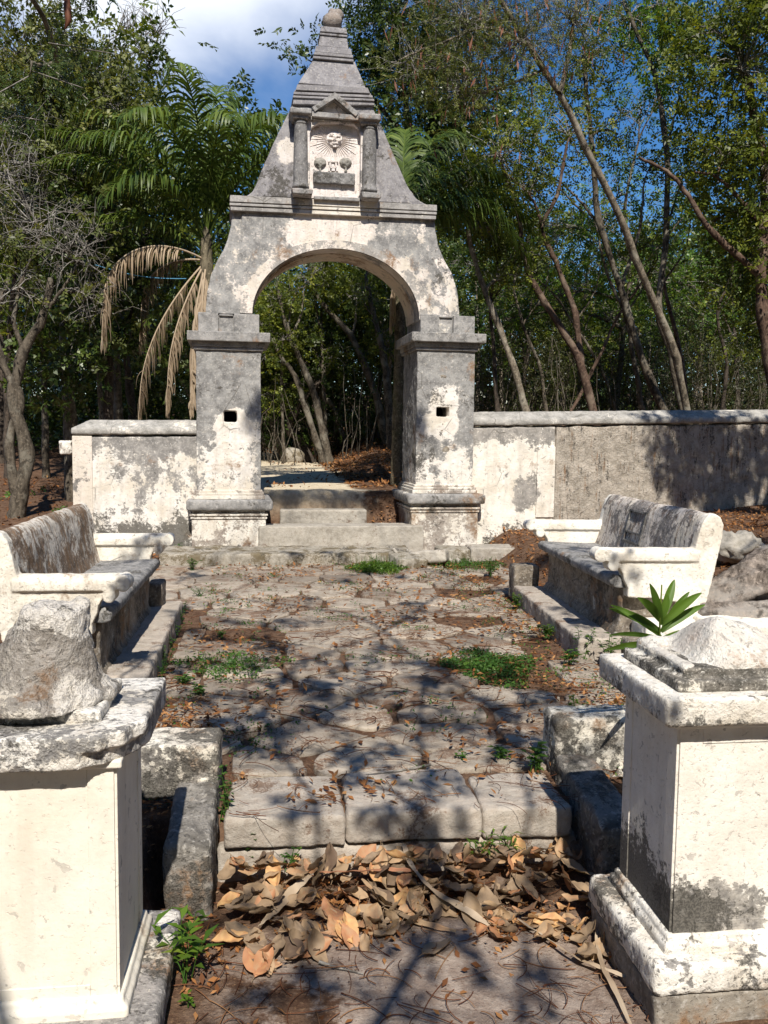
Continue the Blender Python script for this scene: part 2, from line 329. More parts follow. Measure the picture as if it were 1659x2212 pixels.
# ---------------------------------------------------------------- flagstone paving of the court
M['flag'] = stonemat('flagstone', (.40, .345, .285), (.255, .22, .18), (.16, .09, .055), .46, .26, per=True)
M['slab'] = stonemat('slab', (.46, .39, .325), (.31, .265, .22), (.16, .095, .06), .30, .20)
def clip(poly, a, n):                  # keep the side of the half plane (p-a).n<0
    o = []
    for i in range(len(poly)):
        p, q = poly[i], poly[(i+1) % len(poly)]; dp = (p-a)@n; dq = (q-a)@n
        if dp <= 0: o.append(p)
        if dp*dq < 0: o.append(p+(q-p)*dp/(dp-dq))
    return o
def paving():
    seeds = []; y = 3.92; row = 0; r_ = random.Random(11)
    while y < 10.3:
        dy = r_.uniform(.29, .40) if y < 6.5 else r_.uniform(.3, .5); x = (-1.5 if y > 7.0 else -.95)+r_.uniform(0, .3)
        while x < (3.0 if y > 7.8 else 2.4):
            seeds.append((x+r_.uniform(-.05, .05), y+r_.uniform(-.07, .07))); x += (r_.uniform(.46, .76) if y < 5.5 else r_.uniform(.36, .78))
        y += dy; row += 1
    S = np.array(seeds); mb = MB(); nr = np.random.default_rng(3)
    for i, s in enumerate(S):
        d = np.linalg.norm(S-s, axis=1); nb = np.argsort(d)[1:14]
        poly = [np.array(p) for p in ((s[0]-1, s[1]-1), (s[0]+1, s[1]-1), (s[0]+1, s[1]+1), (s[0]-1, s[1]+1))]
        gap = nr.uniform(.004, .028)
        for j in nb:
            n = (S[j]-s)/d[j]; poly = clip(poly, s+n*(d[j]/2-gap), n)
            if len(poly) < 3: break
        if len(poly) < 3: continue
        poly = clip(poly, np.array([0, 3.775]), np.array([0, -1.])); 
        poly = clip(poly, np.array([0, 10.12]), np.array([0, 1.])) if len(poly) > 2 else poly
        if len(poly) < 3: continue
        near_l = -1.35 if s[1] > 7.45 else -.70 if s[1] > 5.0 else (-.20 if s[1] < 3.9 else -.65); poly = clip(poly, np.array([near_l, 0]), np.array([-1., 0]))
        if len(poly) < 3: continue
        poly = clip(poly, np.array([2.9 if s[1] > 8.3 else 2.12, 0]), np.array([1., 0]))
        if len(poly) < 3: continue
        P = np.array(poly); 
        # no stones where soil or weeds have taken over
        c = P.mean(0)
        if (abs(c[0]-1.28) < .27 and abs(c[1]-5.35) < .38): continue
        if c[1] > 4.6 and nr.random() < .06: continue
        if c[0] > 1.45 and c[1] > 6 and nr.random() < .28: continue
        if c[0] < -.35 and c[1] < 5.4 and nr.random() < .35: continue
        for _ in range(2):
            Q = np.roll(P, -1, 0); P = np.stack([P*.87+Q*.13, P*.13+Q*.87], 1).reshape(-1, 2)
        ln = np.linalg.norm(np.roll(P, -1, 0)-P, axis=1); R = []
        for a in range(len(P)):
            m_ = max(1, int(ln[a]/.035))
            for t in range(m_): R.append(P[a]+(P[(a+1) % len(P)]-P[a])*t/m_)
        P = np.array(R); c = P.mean(0); n = len(P)
        jag = 1+.022*np.sin(np.arange(n)*.9+nr.uniform(0, 6))+nr.normal(0, .010, n); P = c+(P-c)*jag[:, None]
        z0 = nr.uniform(-.008, .008); tx, ty = nr.normal(0, .012, 2)
        rings = [(1.0, -.05), (1.0, -.006), (.99, .001), (.96, .004), (.75, .006), (.45, .006)]
        vv = []; stint = float(np.clip(nr.normal(.5, .25), 0, 1))
        for sc_, dz in rings:
            q = c+(P-c)*sc_; u = .005*np.sin(q[:, 0]*23+i)*np.cos(q[:, 1]*19)
            vv.append(np.column_stack([q, z0+dz+(q[:, 0]-c[0])*tx+(q[:, 1]-c[1])*ty+u]))
        vv.append(np.array([[c[0], c[1], z0+.011]])); v = np.concatenate(vv)
        k = np.arange(n)
        for b in range(len(rings)-1):
            mb.add(v if b == 0 else np.zeros((0, 3)), np.stack([b*n+k, b*n+(k+1) % n, (b+1)*n+(k+1) % n, (b+1)*n+k], -1)-(0 if b == 0 else len(v)), stint if b == 0 else None)
        b = len(rings)-1; mb.add(np.zeros((0, 3)), np.stack([b*n+k, b*n+(k+1) % n, np.full(n, len(rings)*n)], -1)-len(v))
    return mb.build('stone_paving', M['flag'], smooth=True)
tag(paving(), kind='structure')
# three big treads at the front edge of the court
for lab, x0, x1, yb, dz in (('large grey step slab at the left of the front edge, next to the left kerb', -.205, .27, 3.74, .0),
                            ('longest grey step slab in the middle of the front edge, above the leaf pile', .276, .825, 3.76, .004),
                            ('grey step slab at the right of the front edge, next to the right kerb', .831, 1.20, 3.70, -.004)):
    bm = bmesh.new(); prism(bm, [(x0, 3.335), (x1, 3.325), (x1-.01, yb), ((x0+x1)/2, yb+.02), (x0+.01, yb-.015)], -.118+dz, .012+dz, 'z')
    tag(bmobj('step_slab', bm, M['slab'], bev=.014, seg=3, vox=.011, amp=.016, size=.12, amp2=.006, size2=.03), lab, 'step slab', 'big slabs along the front edge of the court')
bm = bmesh.new(); box(bm, -.24, 1.24, 3.35, 3.46, -.30, -.124)
tag(bmobj('footing_stone', bm, M['slab'], bev=.02, vox=.016, amp=.04, size=.15), 'rough cracked footing course half buried in dry leaves beneath the front step slabs', 'footing stone')

# ---------------------------------------------------------------- the archway
AO = Vector((-1.05, 11.0, 0)); AR = math.radians(3.0)
RA = Matrix.Rotation(AR, 3, 'Z'); RAi = RA.inverted()
def Ad(px, py, off=0.0):               # photo position -> (x, z) in the arch's own upright plane y=off
    o = RAi @ (Vector((0, 0, ZC))-AO); d = RAi @ ray(px, py); t = (off-o.y)/d.y; p = o+d*t; return (p.x, p.z)
def A(zx, zy, off=0.0): return Ad(372.7+.4494*zx, .4494*zy, off)
def B(zx, zy, off=0.0): return Ad(372.7+.4494*zx, 643.8+.4494*zy, off)
arch = empty('stone_archway', AO, AR)
tag(arch, 'tall weathered stone archway with a steep pointed gable, carved sun panel and ball on top', 'archway')
zsh = lambda x: 0.0
PL = dict(white=.40, bare=(.35, .34, .325), bare2=(.17, .165, .16), mold=.38, brown=.22, paint=(.80, .75, .69), zgray=(1.2, 2.2, .09))
m_pierL = plaster('pier_plaster', blobs=((.50, -.0, 1.62, .30, .25), (.45, 0, 1.0, .55, .13)), moldblobs=((.1, 0, 2.1, .35, .06),), **PL)
m_pierR = plaster('pier_plaster_pitted', blobs=((3.15, -.0, 1.72, .36, .22), (3.2, 0, 2.0, .28, .16), (3.3, 0, 1.0, .6, .08)), moldblobs=((2.85, 0, 1.2, .4, .08),), **PL)
m_base = plaster('pier_base_plaster', white=.55, bare=(.42, .37, .32), bare2=(.24, .20, .17), mold=.35, brown=.35)
m_trim = plaster('trim_plaster', white=.18, bare=(.36, .345, .33), bare2=(.17, .165, .16), mold=.42, brown=.28)
m_body = plaster('arch_plaster', white=.38, bare=(.38, .37, .355), bare2=(.20, .195, .19), mold=.36, brown=.22, paint=(.80, .72, .66),
                 blobs=((1.78, 0, 3.95, .75, .14), (2.6, 0, 3.5, .45, .10)), moldblobs=((3.2, 0, 3.6, .35, .1),))
m_gable = plaster('gable_plaster', white=.14, bare=(.33, .315, .32), bare2=(.18, .17, .175), mold=.46, brown=.10, paint=(.74, .68, .64),
                  blobs=((1.1, 0, 4.4, .3, .12), (2.6, 0, 4.4, .3, .12), (1.25, .05, 5.0, .28, .2)), moldblobs=((1.0, 0, 4.5, .4, .05),))
m_spire = plaster('spire_plaster', white=.02, bare=(.31, .295, .30), bare2=(.20, .19, .195), mold=.36, brown=.08)
m_col = plaster('column_plaster', white=.02, bare=(.25, .24, .235), bare2=(.13, .125, .12), mold=.55, brown=.2)
m_niche = plaster('niche_plaster', white=.86, paint=(.80, .73, .69), paint2=(.70, .62, .57), bare=(.45, .42, .39), mold=.22, brown=.1, scale=2.5)
m_hole_shade = NM('hole'); m_hole_shade.bsdf((.012, .011, .010), .95); m_hole_shade = m_hole_shade.m  # near-black colour standing in for the shade inside the pier holes

def pier(hole, cx0, cx1, dz, mat, depth=.92):
    # shaft with a real square hole through its front skin
    hx0, hx1, hz0, hz1 = hole; z0, z1 = .80+dz, 2.60+dz
    bm = bmesh.new()
    box(bm, cx0, hx0, 0, .2, z0, z1); box(bm, hx1, cx1, 0, .2, z0, z1); box(bm, hx0-.02, hx1+.02, 0, .2, z0, hz0); box(bm, hx0-.02, hx1+.02, 0, .2, hz1, z1)
    box(bm, cx0, hx0-.0, .18, depth, z0, z1); box(bm, hx1, cx1, .18, depth, z0, z1); box(bm, cx0+.1, cx1-.1, .42, depth-.02, z0+.02, z1)
    box(bm, hx0-.02, hx1+.02, .18, depth, z0, hz0); box(bm, hx0-.02, hx1+.02, .18, depth, hz1, z1)
    p = bmobj('pier', bm, mat, arch, vox=.013, amp=.020, size=.16, amp2=.008, size2=.05)
    def sub(name, m, f, **k):
        b = bmesh.new(); f(b); return bmobj(name, b, m, p, **k)
    sub('plinth', m_base, lambda b: (box(b, cx0-.06, cx1+.06, -.06, depth+.06, .02, .46+dz), box(b, cx0-.075, cx1+.075, -.075, depth+.075, .462+dz, .485+dz), box(b, cx0-.065, cx1+.065, -.065, depth+.065, .485+dz, .502+dz),
        box(b, cx0-.085, cx1+.085, -.085, depth+.085, .502+dz, .53+dz), box(b, cx0-.05, cx1+.05, -.05, depth+.05, .52+dz, .57+dz)), bev=.006)
    sub('base_slab', m_trim, lambda b: box(b, cx0-.125, cx1+.145, -.14, depth+.14, .57+dz, .705+dz), vox=.016, amp=.02, size=.12, bev=.03, seg=3)
    sub('base_moulding', m_base, lambda b: (box(b, cx0-.05, cx1+.05, -.05, depth+.05, .705+dz, .755+dz), box(b, cx0-.038, cx1+.038, -.038, depth+.038, .757+dz, .79+dz), box(b, cx0-.02, cx1+.02, -.02, depth+.02, .79+dz, .82+dz)), bev=.008)
    sub('capital', m_trim, lambda b: (box(b, cx0-.03, cx1+.03, -.03, depth+.03, 2.54+dz, 2.575+dz), box(b, cx0-.045, cx1+.045, -.045, depth+.045, 2.578+dz, 2.64+dz),
        box(b, cx0-.10, cx1+.11, -.12, depth+.1, 2.64+dz, 2.755+dz)), bev=.008)
    sub('impost_block', m_trim, lambda b: (box(b, cx0+.03, cx0+.27, -.02, depth-.05, 2.755+dz, 2.99+dz), box(b, cx0+.27, cx0+.46, .02, depth-.05, 2.755+dz, 2.97+dz), box(b, cx0+.46, cx1-.02, -.02, depth-.05, 2.755+dz, 2.985+dz),
        box(b, cx0+.28, cx0+.45, -.005, .03, 2.955+dz, 2.975+dz)), bev=.008)
    b = bmesh.new(); box(b, hx0+.002, hx1-.002, .40, .418, hz0-.03, hz1+.03); bmobj('hole_shade', b, m_hole_shade, p)  # added dark plate, paints the shade at the bottom of the hole
    return p
h0 = Ad(483, 887); h1 = Ad(512, 912)
pl = pier((h0[0], h1[0], h1[1], h0[1]), Ad(424, 900)[0], Ad(563.5, 900)[0], 0, m_pierL)
h0 = Ad(943, 879); h1 = Ad(970, 901)
prr = pier((h0[0], h1[0], h1[1], h0[1]), Ad(900, 900)[0], Ad(1024, 900)[0], .075, m_pierR)
# crumbled patches and small knocks in the right pier's face
m_core = stonemat('rubble_core', (.34, .28, .20), (.12, .10, .08), mold=.5)
for zx, zy, r in ((1306, 378, .05), (1298, 450, .075), (1298, 605, .02), (1296, 637, .022), (1318, 725, .07)):
    b = bmesh.new(); x, z = B(zx, zy); blob(b, (x, .012, z), (r*1.2, .016, r*.8), 2); bmobj('broken_patch', b, m_core, prr, smooth=True, amp=.03, size=.04)

# arch body: outline, elliptical opening, recessed flanks, raised archivolt
def ell(cx, cz, a, b, t0, t1, n): return [(cx+a*math.cos(t), cz+b*math.sin(t)) for t in np.linspace(t0, t1, n)]
iL = Ad(545, 680)[0]; iR = Ad(906, 684)[0]; zs = 2.99; ztop = Ad(716, 534)[1]; ecx = (iL+iR)/2; ea = (iR-iL)/2; eb = ztop-zs-.02
inner = ell(ecx, zs+.01, ea, eb, 0, math.pi, 40)   # right -> left
Lout = [A(*p) for p in ((157, 1500), (165, 1400), (183, 1320), (212, 1250), (243, 1200), (263, 1150), (279, 1090), (286, 1010))]
Rout = [A(*p) for p in ((1387, 1512), (1376, 1400), (1350, 1310), (1314, 1250), (1284, 1180), (1270, 1110), (1264, 1050))]
Lin = [A(*p) for p in ((212, 1500), (215, 1420), (232, 1320), (268, 1260), (306, 1200), (330, 1130), (334, 1010))]
Rin = [A(*p) for p in ((1335, 1512), (1325, 1400), (1300, 1310), (1262, 1250), (1236, 1180), (1220, 1110), (1216, 1050))]
Lout[0] = (Lout[0][0], 2.985); Lin[0] = (Lin[0][0], 2.985); Rout[0] = (Rout[0][0], 3.05); Rin[0] = (Rin[0][0], 3.05)
def archshell(L, R, y0, y1, inn, mat, parent, name, **k):
    bm = bmesh.new(); n = len(inn); c = n//2
    apex = (ecx, max(L[-1][1], R[-1][1]))
    prism(bm, [(inn[-1][0], 2.985)]+L+[apex]+[inn[j] for j in range(c, n)], y0, y1)
    prism(bm, [(inn[0][0], 2.985)]+R+[apex]+[inn[j] for j in range(c, -1, -1)], y0, y1)
    return bmobj(name, bm, mat, parent, **k)
body = archshell(Lout, Rout, .05, .78, inner, m_body, arch, 'arch_body', vox=.02, amp=.012, size=.2)
archshell(Lin, Rin, .022, .10, inner, m_body, body, 'front_panel', bev=.006)
out_ = ell(ecx, zs+.01, ea+.15, eb+.10, 0, math.pi, 40)
bm = bmesh.new()
for j in range(39):
    q = [inner[j], out_[j], out_[j+1], inner[j+1]]; vs = [bm.verts.new((p[0], .004, p[1])) for p in q]; bm.faces.new(vs)
bmesh.ops.remove_doubles(bm, verts=bm.verts, dist=1e-5)
g = bmesh.ops.extrude_face_region(bm, geom=bm.faces[:]); bmesh.ops.translate(bm, vec=(0, .05, 0), verts=[v for v in g['geom'] if isinstance(v, bmesh.types.BMVert)])
bmobj('archivolt', bm, plaster('archivolt_plaster', white=.50, mold=.16, brown=.3, paint=(.80, .71, .64), bare=(.42, .40, .37), bare2=(.30, .28, .26)), body)
soff = [(ecx+(x-ecx)*1.004, z) for x, z in inner]
bm = bmesh.new()
for j in range(39):
    a_, b_ = inner[j], inner[j+1]; s = .985
    q = [((a_[0]-ecx)*s+ecx, .30, (a_[1]-zs)*s+zs), ((b_[0]-ecx)*s+ecx, .30, (b_[1]-zs)*s+zs), ((b_[0]-ecx)*s+ecx, .775, (b_[1]-zs)*s+zs), ((a_[0]-ecx)*s+ecx, .775, (a_[1]-zs)*s+zs)]
    w = [((p[0]-ecx)/s+ecx, p[1], (p[2]-zs)/s+zs) for p in q]; vs = [bm.verts.new(p) for p in q+w]
    for f in ((0, 1, 2, 3), (4, 7, 6, 5), (0, 4, 5, 1), (3, 2, 6, 7)): bm.faces.new([vs[t] for t in f])
bmobj('soffit_band', bm, plaster('soffit_plaster', white=.8, mold=.1, brown=.5, paint=(.74, .62, .50)), body)

# cornice between the arch and the gable (runs slightly downhill to the right)
def strip(bm, L0, L1, R0, R1, y0, y1, ex=0.0):   # a bar given by its left and right edges as seen in the plane
    pts = [A(*L1, y0), A(*R1, y0), A(*R0, y0), A(*L0, y0)]
    pts = [(pts[0][0]-ex, pts[0][1]), (pts[1][0]+ex, pts[1][1]), (pts[2][0]+ex, pts[2][1]), (pts[3][0]-ex, pts[3][1])]
    prism(bm, pts, y0, y1)
bm = bmesh.new()
strip(bm, (277, 937), (275, 968), (1271, 985), (1271, 1014), -.05, .80)
strip(bm, (283, 968), (283, 974), (1264, 1014), (1264, 1019), -.02, .78)
strip(bm, (274, 974), (274, 986), (1270, 1019), (1270, 1031), -.045, .80)
strip(bm, (283, 986), (283, 991), (1264, 1031), (1264, 1036), -.015, .78)
strip(bm, (278, 991), (280, 1010), (1267, 1036), (1266, 1054), -.03, .79)
bmobj('cornice', bm, plaster('cornice_plaster', white=.30, bare=(.40, .38, .36), bare2=(.20, .19, .18), mold=.30, brown=.2, blobs=((1.78, 0, 4.25, .7, .12),)), body, bev=.004)

# gable
GL = [A(*p) for p in ((285, 938), (350, 933), (383, 912), (405, 868), (440, 780), (480, 690), (522, 600), (553, 540), (575, 492))]
GR = [A(*p) for p in ((1262, 984), (1215, 966), (1180, 942), (1140, 885), (1100, 795), (1060, 705), (1022, 610), (988, 540), (970, 495))]
bm = bmesh.new(); prism(bm, GL+GR[::-1], .10, .62)
gable = bmobj('gable', bm, m_gable, arch, vox=.02, amp=.012, size=.2)
GL2 = [A(*p, .06) for p in ((430, 943), (455, 870), (490, 780), (530, 690), (567, 600), (575, 520))]
GR2 = [A(*p, .06) for p in ((1142, 978), (1105, 890), (1062, 800), (1022, 705), (990, 640), (985, 560))]
bm = bmesh.new(); prism(bm, GL2+GR2[::-1], .055, .12); bmobj('front_panel', bm, m_gable, gable, bev=.01)
bm = bmesh.new()
strip(bm, (600, 404), (592, 432), (938, 421), (950, 448), .02, .66)
strip(bm, (588, 432), (586, 440), (952, 448), (956, 457), .06, .62)
strip(bm, (583, 440), (581, 452), (960, 457), (964, 469), .03, .65)
strip(bm, (585, 452), (584, 458), (962, 469), (965, 475), .06, .62)
strip(bm, (579, 458), (578, 468), (968, 475), (971, 485), .035, .65)
strip(bm, (582, 468), (578, 500), (968, 485), (972, 505), .055, .62)
bmobj('gable_moulding', bm, m_spire, gable, bev=.004)
# spire
def sp(zxl, zxr, zy, off, d0, d1):
    l = A(zxl, zy, off); r = A(zxr, zy, off); return (l[0], r[0], d0, d1, (l[1]+r[1])/2)
bm = bmesh.new()
frustum(bm, sp(605, 930, 412, .05, .05, .61), sp(682, 876, 288, .16, .16, .50))
frustum(bm, sp(674, 872, 288, .12, .12, .54), sp(676, 870, 276, .12, .12, .54))
frustum(bm, sp(683, 866, 276, .14, .14, .52), sp(683, 866, 270, .14, .14, .52))
frustum(bm, sp(678, 869, 270, .12, .12, .54), sp(682, 868, 256, .12, .12, .54))
frustum(bm, sp(684, 864, 256, .13, .13, .53), sp(690, 858, 226, .14, .14, .52))
frustum(bm, sp(700, 846, 226, .17, .17, .49), sp(712, 838, 172, .20, .20, .46))
frustum(bm, sp(708, 841, 172, .18, .18, .48), sp(708, 841, 162, .18, .18, .48))
frustum(bm, sp(714, 836, 162, .2, .2, .46), sp(714, 836, 156, .2, .2, .46))
frustum(bm, sp(709, 840, 156, .18, .18, .48), sp(714, 836, 130, .19, .19, .47))
spire = bmobj('spire', bm, m_spire, gable, bev=.006)
bx_, bz = A(768, 106, .33); bm = bmesh.new(); blob(bm, (bx_, .33, bz), (.125, .125, .115), 3)
x2, z2 = A(793, 76, .33); blob(bm, (x2, .33, z2), (.085, .08, .075), 3); x2, z2 = A(768, 70, .33); blob(bm, (x2, .33, z2), (.06, .06, .075), 2)
bmobj('ball_finial', bm, plaster('finial_stone', white=.0, bare=(.30, .25, .21), bare2=(.20, .17, .15), mold=.3, brown=.3), gable, vox=.012, amp=.02, size=.08)
# aedicule: two half columns, brackets, blocks, pediment, sill
def column(xl, xr, top, bot, blk, brk):
    l = A(xl, (top+bot)/2, -.12); r = A(xr, (top+bot)/2, -.12); cx = (l[0]+r[0])/2; rad = (r[0]-l[0])/2
    zt = A(xl, top, -.1)[1]; zb = A(xl, bot, -.1)[1]; h = zt-zb
    bm = bmesh.new()
    lathe(bm, [(rad*1.22, zb), (rad*1.22, zb+.03), (rad*1.12, zb+.035), (rad*1.16, zb+.06), (rad*1.02, zb+.07), (rad*1.05, zb+.1), (rad*1.04, zb+h*.4), (rad*.98, zb+h*.75), (rad*.88, zb+h*.88), (rad*.88, zb+h*.9), (rad*.96, zb+h*.905), (rad*.96, zb+h*.925), (rad*.86, zb+h*.93), (rad*.86, zb+h*.945), (rad*1.0, zb+h*.95), (rad*1.0, zt)], cx, -.06, 24)
    c = bmobj('column', bm, m_col, arch, smooth=True, amp=.008, size=.1)
    c.data.shade_smooth()
    for nm, q in (('column_head', blk), ('bracket', brk)):
        bm = bmesh.new(); a = A(q[0], q[1], -.2); d = A(q[2], q[3], -.2)
        if nm == 'bracket':
            v = box(bm, a[0], d[0], -.22, .08, d[1], a[1]); 
            for t in (v[0], v[1], v[2], v[3]): t.co.x += (.02 if t.co.x < (a[0]+d[0])/2 else -.02)
        else: box(bm, a[0], d[0], -.20, .08, d[1], a[1]); box(bm, a[0]+.03, d[0]-.03, -.16, .08, d[1]-.045, d[1])
        bmobj(nm, bm, m_trim, c, bev=.01, vox=.012, amp=.018, size=.07)
column(584, 652, 558, 902, (565, 511, 668, 548), (572, 903, 678, 938))
column(916, 982, 586, 920, (897, 539, 1000, 578), (905, 921, 1006, 958))
ni = empty('niche_relief'); ni.parent = arch
x0, z0 = A(655, 945, 0); x1, z1 = A(903, 590, 0)
pts = [A(658, 950, .03), A(900, 962, .03), A(902, 660, .03), A(893, 625, .03), A(868, 600, .03), A(780, 589, .03), A(700, 592, .03), A(668, 615, .03), A(658, 650, .03)]
bm = bmesh.new(); prism(bm, pts, .03, .06); bmobj('niche_panel', bm, m_niche, ni)
bm = bmesh.new()            # frame round the niche
o2 = [A(640, 950, 0), A(640, 572, 0), A(918, 590, 0), A(918, 965, 0), A(900, 962, 0), A(902, 660, 0), A(893, 628, 0), A(868, 606, 0), A(780, 596, 0), A(700, 598, 0), A(668, 618, 0), A(658, 650, 0), A(658, 950, 0)]
prism(bm, o2, -.055, .06); bmobj('niche_frame', bm, plaster('niche_frame_plaster', white=.55, bare=(.3, .28, .27), mold=.3, brown=.1, paint=(.78, .71, .68)), ni, bev=.006)
bm = bmesh.new(); strip(bm, (680, 941), (680, 956), (900, 950), (900, 968), -.10, .06); bmobj('niche_sill', bm, m_trim, ni, bev=.008)
bm = bmesh.new(); a = A(677, 824, 0); d = A(875, 892, 0); box(bm, a[0], d[0], -.03, .05, d[1], a[1])
bmobj('dark_tablet', bm, plaster('tablet_stone', white=.0, bare=(.27, .26, .25), bare2=(.10, .10, .10), mold=.55, brown=.1, scale=2.5), ni, bev=.006, vox=.008, amp=.02, size=.04)
bm = bmesh.new()
c = A(778, 672, .03); blob(bm, (c[0], .03, c[1]), (.105, .05, .10), 3)
blob(bm, (c[0], -.035, c[1]-.004), (.016, .024, .038), 2); blob(bm, (c[0], -.034, c[1]-.02), (.022, .018, .012), 2)
for s in (-1, 1):
    blob(bm, (c[0]+s*.042, -.017, c[1]+.030), (.026, .018, .010), 2); blob(bm, (c[0]+s*.055, -.012, c[1]-.015), (.028, .020, .022), 2); blob(bm, (c[0]+s*.042, -.020, c[1]+.052), (.032, .012, .008), 2)
blob(bm, (c[0], -.022, c[1]-.055), (.030, .016, .008), 2); blob(bm, (c[0], -.020, c[1]-.068), (.024, .014, .007), 2); blob(bm, (c[0], -.010, c[1]-.092), (.026, .016, .016), 2)
bmobj('sun_face', bm, m_niche, ni, smooth=True, vox=.007, amp=.022, size=.03)
bm = bmesh.new()
for j in range(44):
    t = 2*math.pi*j/44+.03; l = .27+.05*math.sin(j*2.4); l = min(l, (.105+.11*abs(math.sin(t)))/max(.15, abs(math.sin(t)))) if abs(math.sin(t)) > .3 else l
    l = min(l, .20/max(abs(math.sin(t)), .01)); w = .011; u = Vector((math.cos(t), 0, math.sin(t))); nn = Vector((-math.sin(t), 0, math.cos(t)))
    o = Vector((c[0], .029, c[1])); p = [o+u*.09-nn*w*.6, o+u*.09+nn*w*.6, o+u*l+nn*w*.5, o+u*l-nn*w*.5]; tp = [o+u*.09+Vector((0, -.014, 0)), o+u*l+Vector((0, -.005, 0))]
    vs = [bm.verts.new(q) for q in p+tp]
    for f in ((0, 4, 5, 3), (1, 2, 5, 4), (2, 3, 5)): bm.faces.new([vs[q] for q in f])
bmobj('sun_rays', bm, m_niche, ni)
m_ct = plaster('carved_tree_stone', white=.1, bare=(.36, .34, .30), bare2=(.18, .17, .15), mold=.3, brown=.2, scale=3)
for zx in (709, 832):       # two round trees and the small bell tower
    bm = bmesh.new(); q = A(zx, 783, .03); blob(bm, (q[0], .025, q[1]), (.078, .045, .062), 3); e = A(zx, 818, .03); box(bm, e[0]-.013, e[0]+.013, .0, .04, e[1]-.03, e[1]+.06)
    bmobj('carved_tree', bm, m_ct, ni, smooth=False, vox=.007, amp=.02, size=.03)
bm = bmesh.new()
def rb(a0, b0, a1, b1, y): p = A(a0, b0, .03); q = A(a1, b1, .03); box(bm, p[0], q[0], y, .035, q[1], p[1])
for q in ((752, 782, 762, 806, .005), (780, 782, 790, 806, .005), (762, 776, 781, 784, .0), (748, 778, 762, 782, .0), (781, 778, 796, 782, .0), (757, 806, 786, 812, .0), (748, 806, 757, 825, .01), (786, 806, 795, 825, .01), (763, 812, 780, 826, -.002), (764, 790, 777, 804, .012)): rb(*q)
q = A(771, 774, .03); blob(bm, (q[0], .028, q[1]), (.03, .02, .028), 2)
bmobj('carved_tower', bm, m_niche, ni, bev=.002)
# pediment
ped = [A(*p, -.1) for p in ((668, 524), (672, 540), (778, 470), (786, 470), (880, 556), (896, 562), (888, 545), (782, 448), (774, 449))]
bm = bmesh.new(); prism(bm, ped[:3]+[ped[2]]+[ped[8], ped[0]][::1], -.14, .08) if False else None
def bar(p, q, th, y0, y1):
    p = Vector(p); q = Vector(q); d = (q-p).normalized(); n = Vector((-d.y, d.x)); n = n if n.y < 0 else -n
    prism(bm, [tuple(p), tuple(q), tuple(q+n*th), tuple(p+n*th)], y0, y1)
bar(A(668, 522, -.1), A(780, 449, -.1), .062, -.15, .09); bar(A(778, 449, -.1), A(893, 548, -.1), .062, -.1505, .09)
bar(A(670, 538, -.1), A(894, 558, -.1), .06, -.13, .088)
pd = bmobj('pediment', bm, m_trim, arch, bev=.006)
bm = bmesh.new(); prism(bm, [A(680, 538, -.02), A(885, 556, -.02), A(780, 458, -.02)], -.02, .09)
bmobj('tympanum', bm, plaster('tympanum_plaster', white=.8, paint=(.78, .70, .68), bare=(.33, .31, .31), mold=.1, brown=0), pd)
bm = bmesh.new(); strip(bm, (645, 556), (645, 574), (915, 574), (915, 592), -.08, .08); bmobj('lintel', bm, m_trim, pd, bev=.006)

# ---------------------------------------------------------------- steps under and beyond the arch
m_sill = stonemat('sill_stone', (.44, .40, .34), (.27, .24, .20), mold=.15, dirtamt=.2)
m_old = stonemat('mossy_stone', (.36, .32, .26), (.18, .16, .125), (.12, .09, .045), .55, .45)
def stone(name, x0, x1, y0, y1, z0, z1, mat, label, cat, group=None, bev=.02, vox=.016, amp=.03, size=.15, rz=0, tilt=0, amp2=.008):
    cx, cy = (x0+x1)/2, (y0+y1)/2; bm = bmesh.new(); box(bm, x0-cx, x1-cx, y0-cy, y1-cy, 0, z1-z0)
    o = bmobj(name, bm, mat, bev=bev, seg=3, vox=vox, amp=amp, size=size, amp2=amp2, size2=.04); o.location = (cx, cy, z0); o.rotation_euler = (tilt, tilt*.6, rz)
    return tag(o, label, cat, group)
st = 'worn stone steps leading up through the archway'
stone('stone_step', -1.35, 1.62, 10.12, 10.93, -.06, .135, m_old, 'long low broken step covered in lichen at the foot of the archway, below the sill', 'stone step', st, vox=.02, amp=.05, size=.2)
stone('threshold_sill', Ad(566, 1150)[0]-1.1, 1.86, 10.93, 11.35, .0, .375, m_sill, 'smooth grey threshold sill between the two archway piers', 'stone step', st, bev=.012, rz=AR, amp=.014)
xs0 = V(605, 1110, 11.75).x; xs1 = V(792, 1110, 11.75).x
stone('stone_step', xs0, xs1, 11.72, 12.1, .25, .515, m_sill, 'short sunlit tan step just behind the threshold sill', 'stone step', st, bev=.012, amp=.014)
stone('stone_step', -.2, 2.0, 12.12, 12.4, .3, .75, m_old, 'dark shaded riser wall behind the short sunlit step', 'stone step', st, amp=.03)
stone('stone_block', 1.62, 2.75, 10.95, 11.0, .0, .30, m_old, 'cracked masonry filling under the right pier above the rubble', 'stone block') if False else None
stone('kerb_stone', 2.35, 3.6, 10.35, 10.75, -.02, .17, m_sill, 'low pale kerb stone between the right pier and the right bench', 'kerb stone', amp=.025)
stone('kerb_stone', 1.95, 2.33, 10.25, 10.7, -.02, .16, m_old, 'dark square kerb stone left of the pale kerb stone, under the right pier', 'kerb stone', amp=.04, size=.12)
stone('rubble_stone', 1.30, 1.68, 9.75, 10.05, -.03, .14, m_old, 'tilted loose slab lying in front of the low step, left of the right pier', 'rubble', rz=.3, tilt=.12, amp=.05, size=.12)
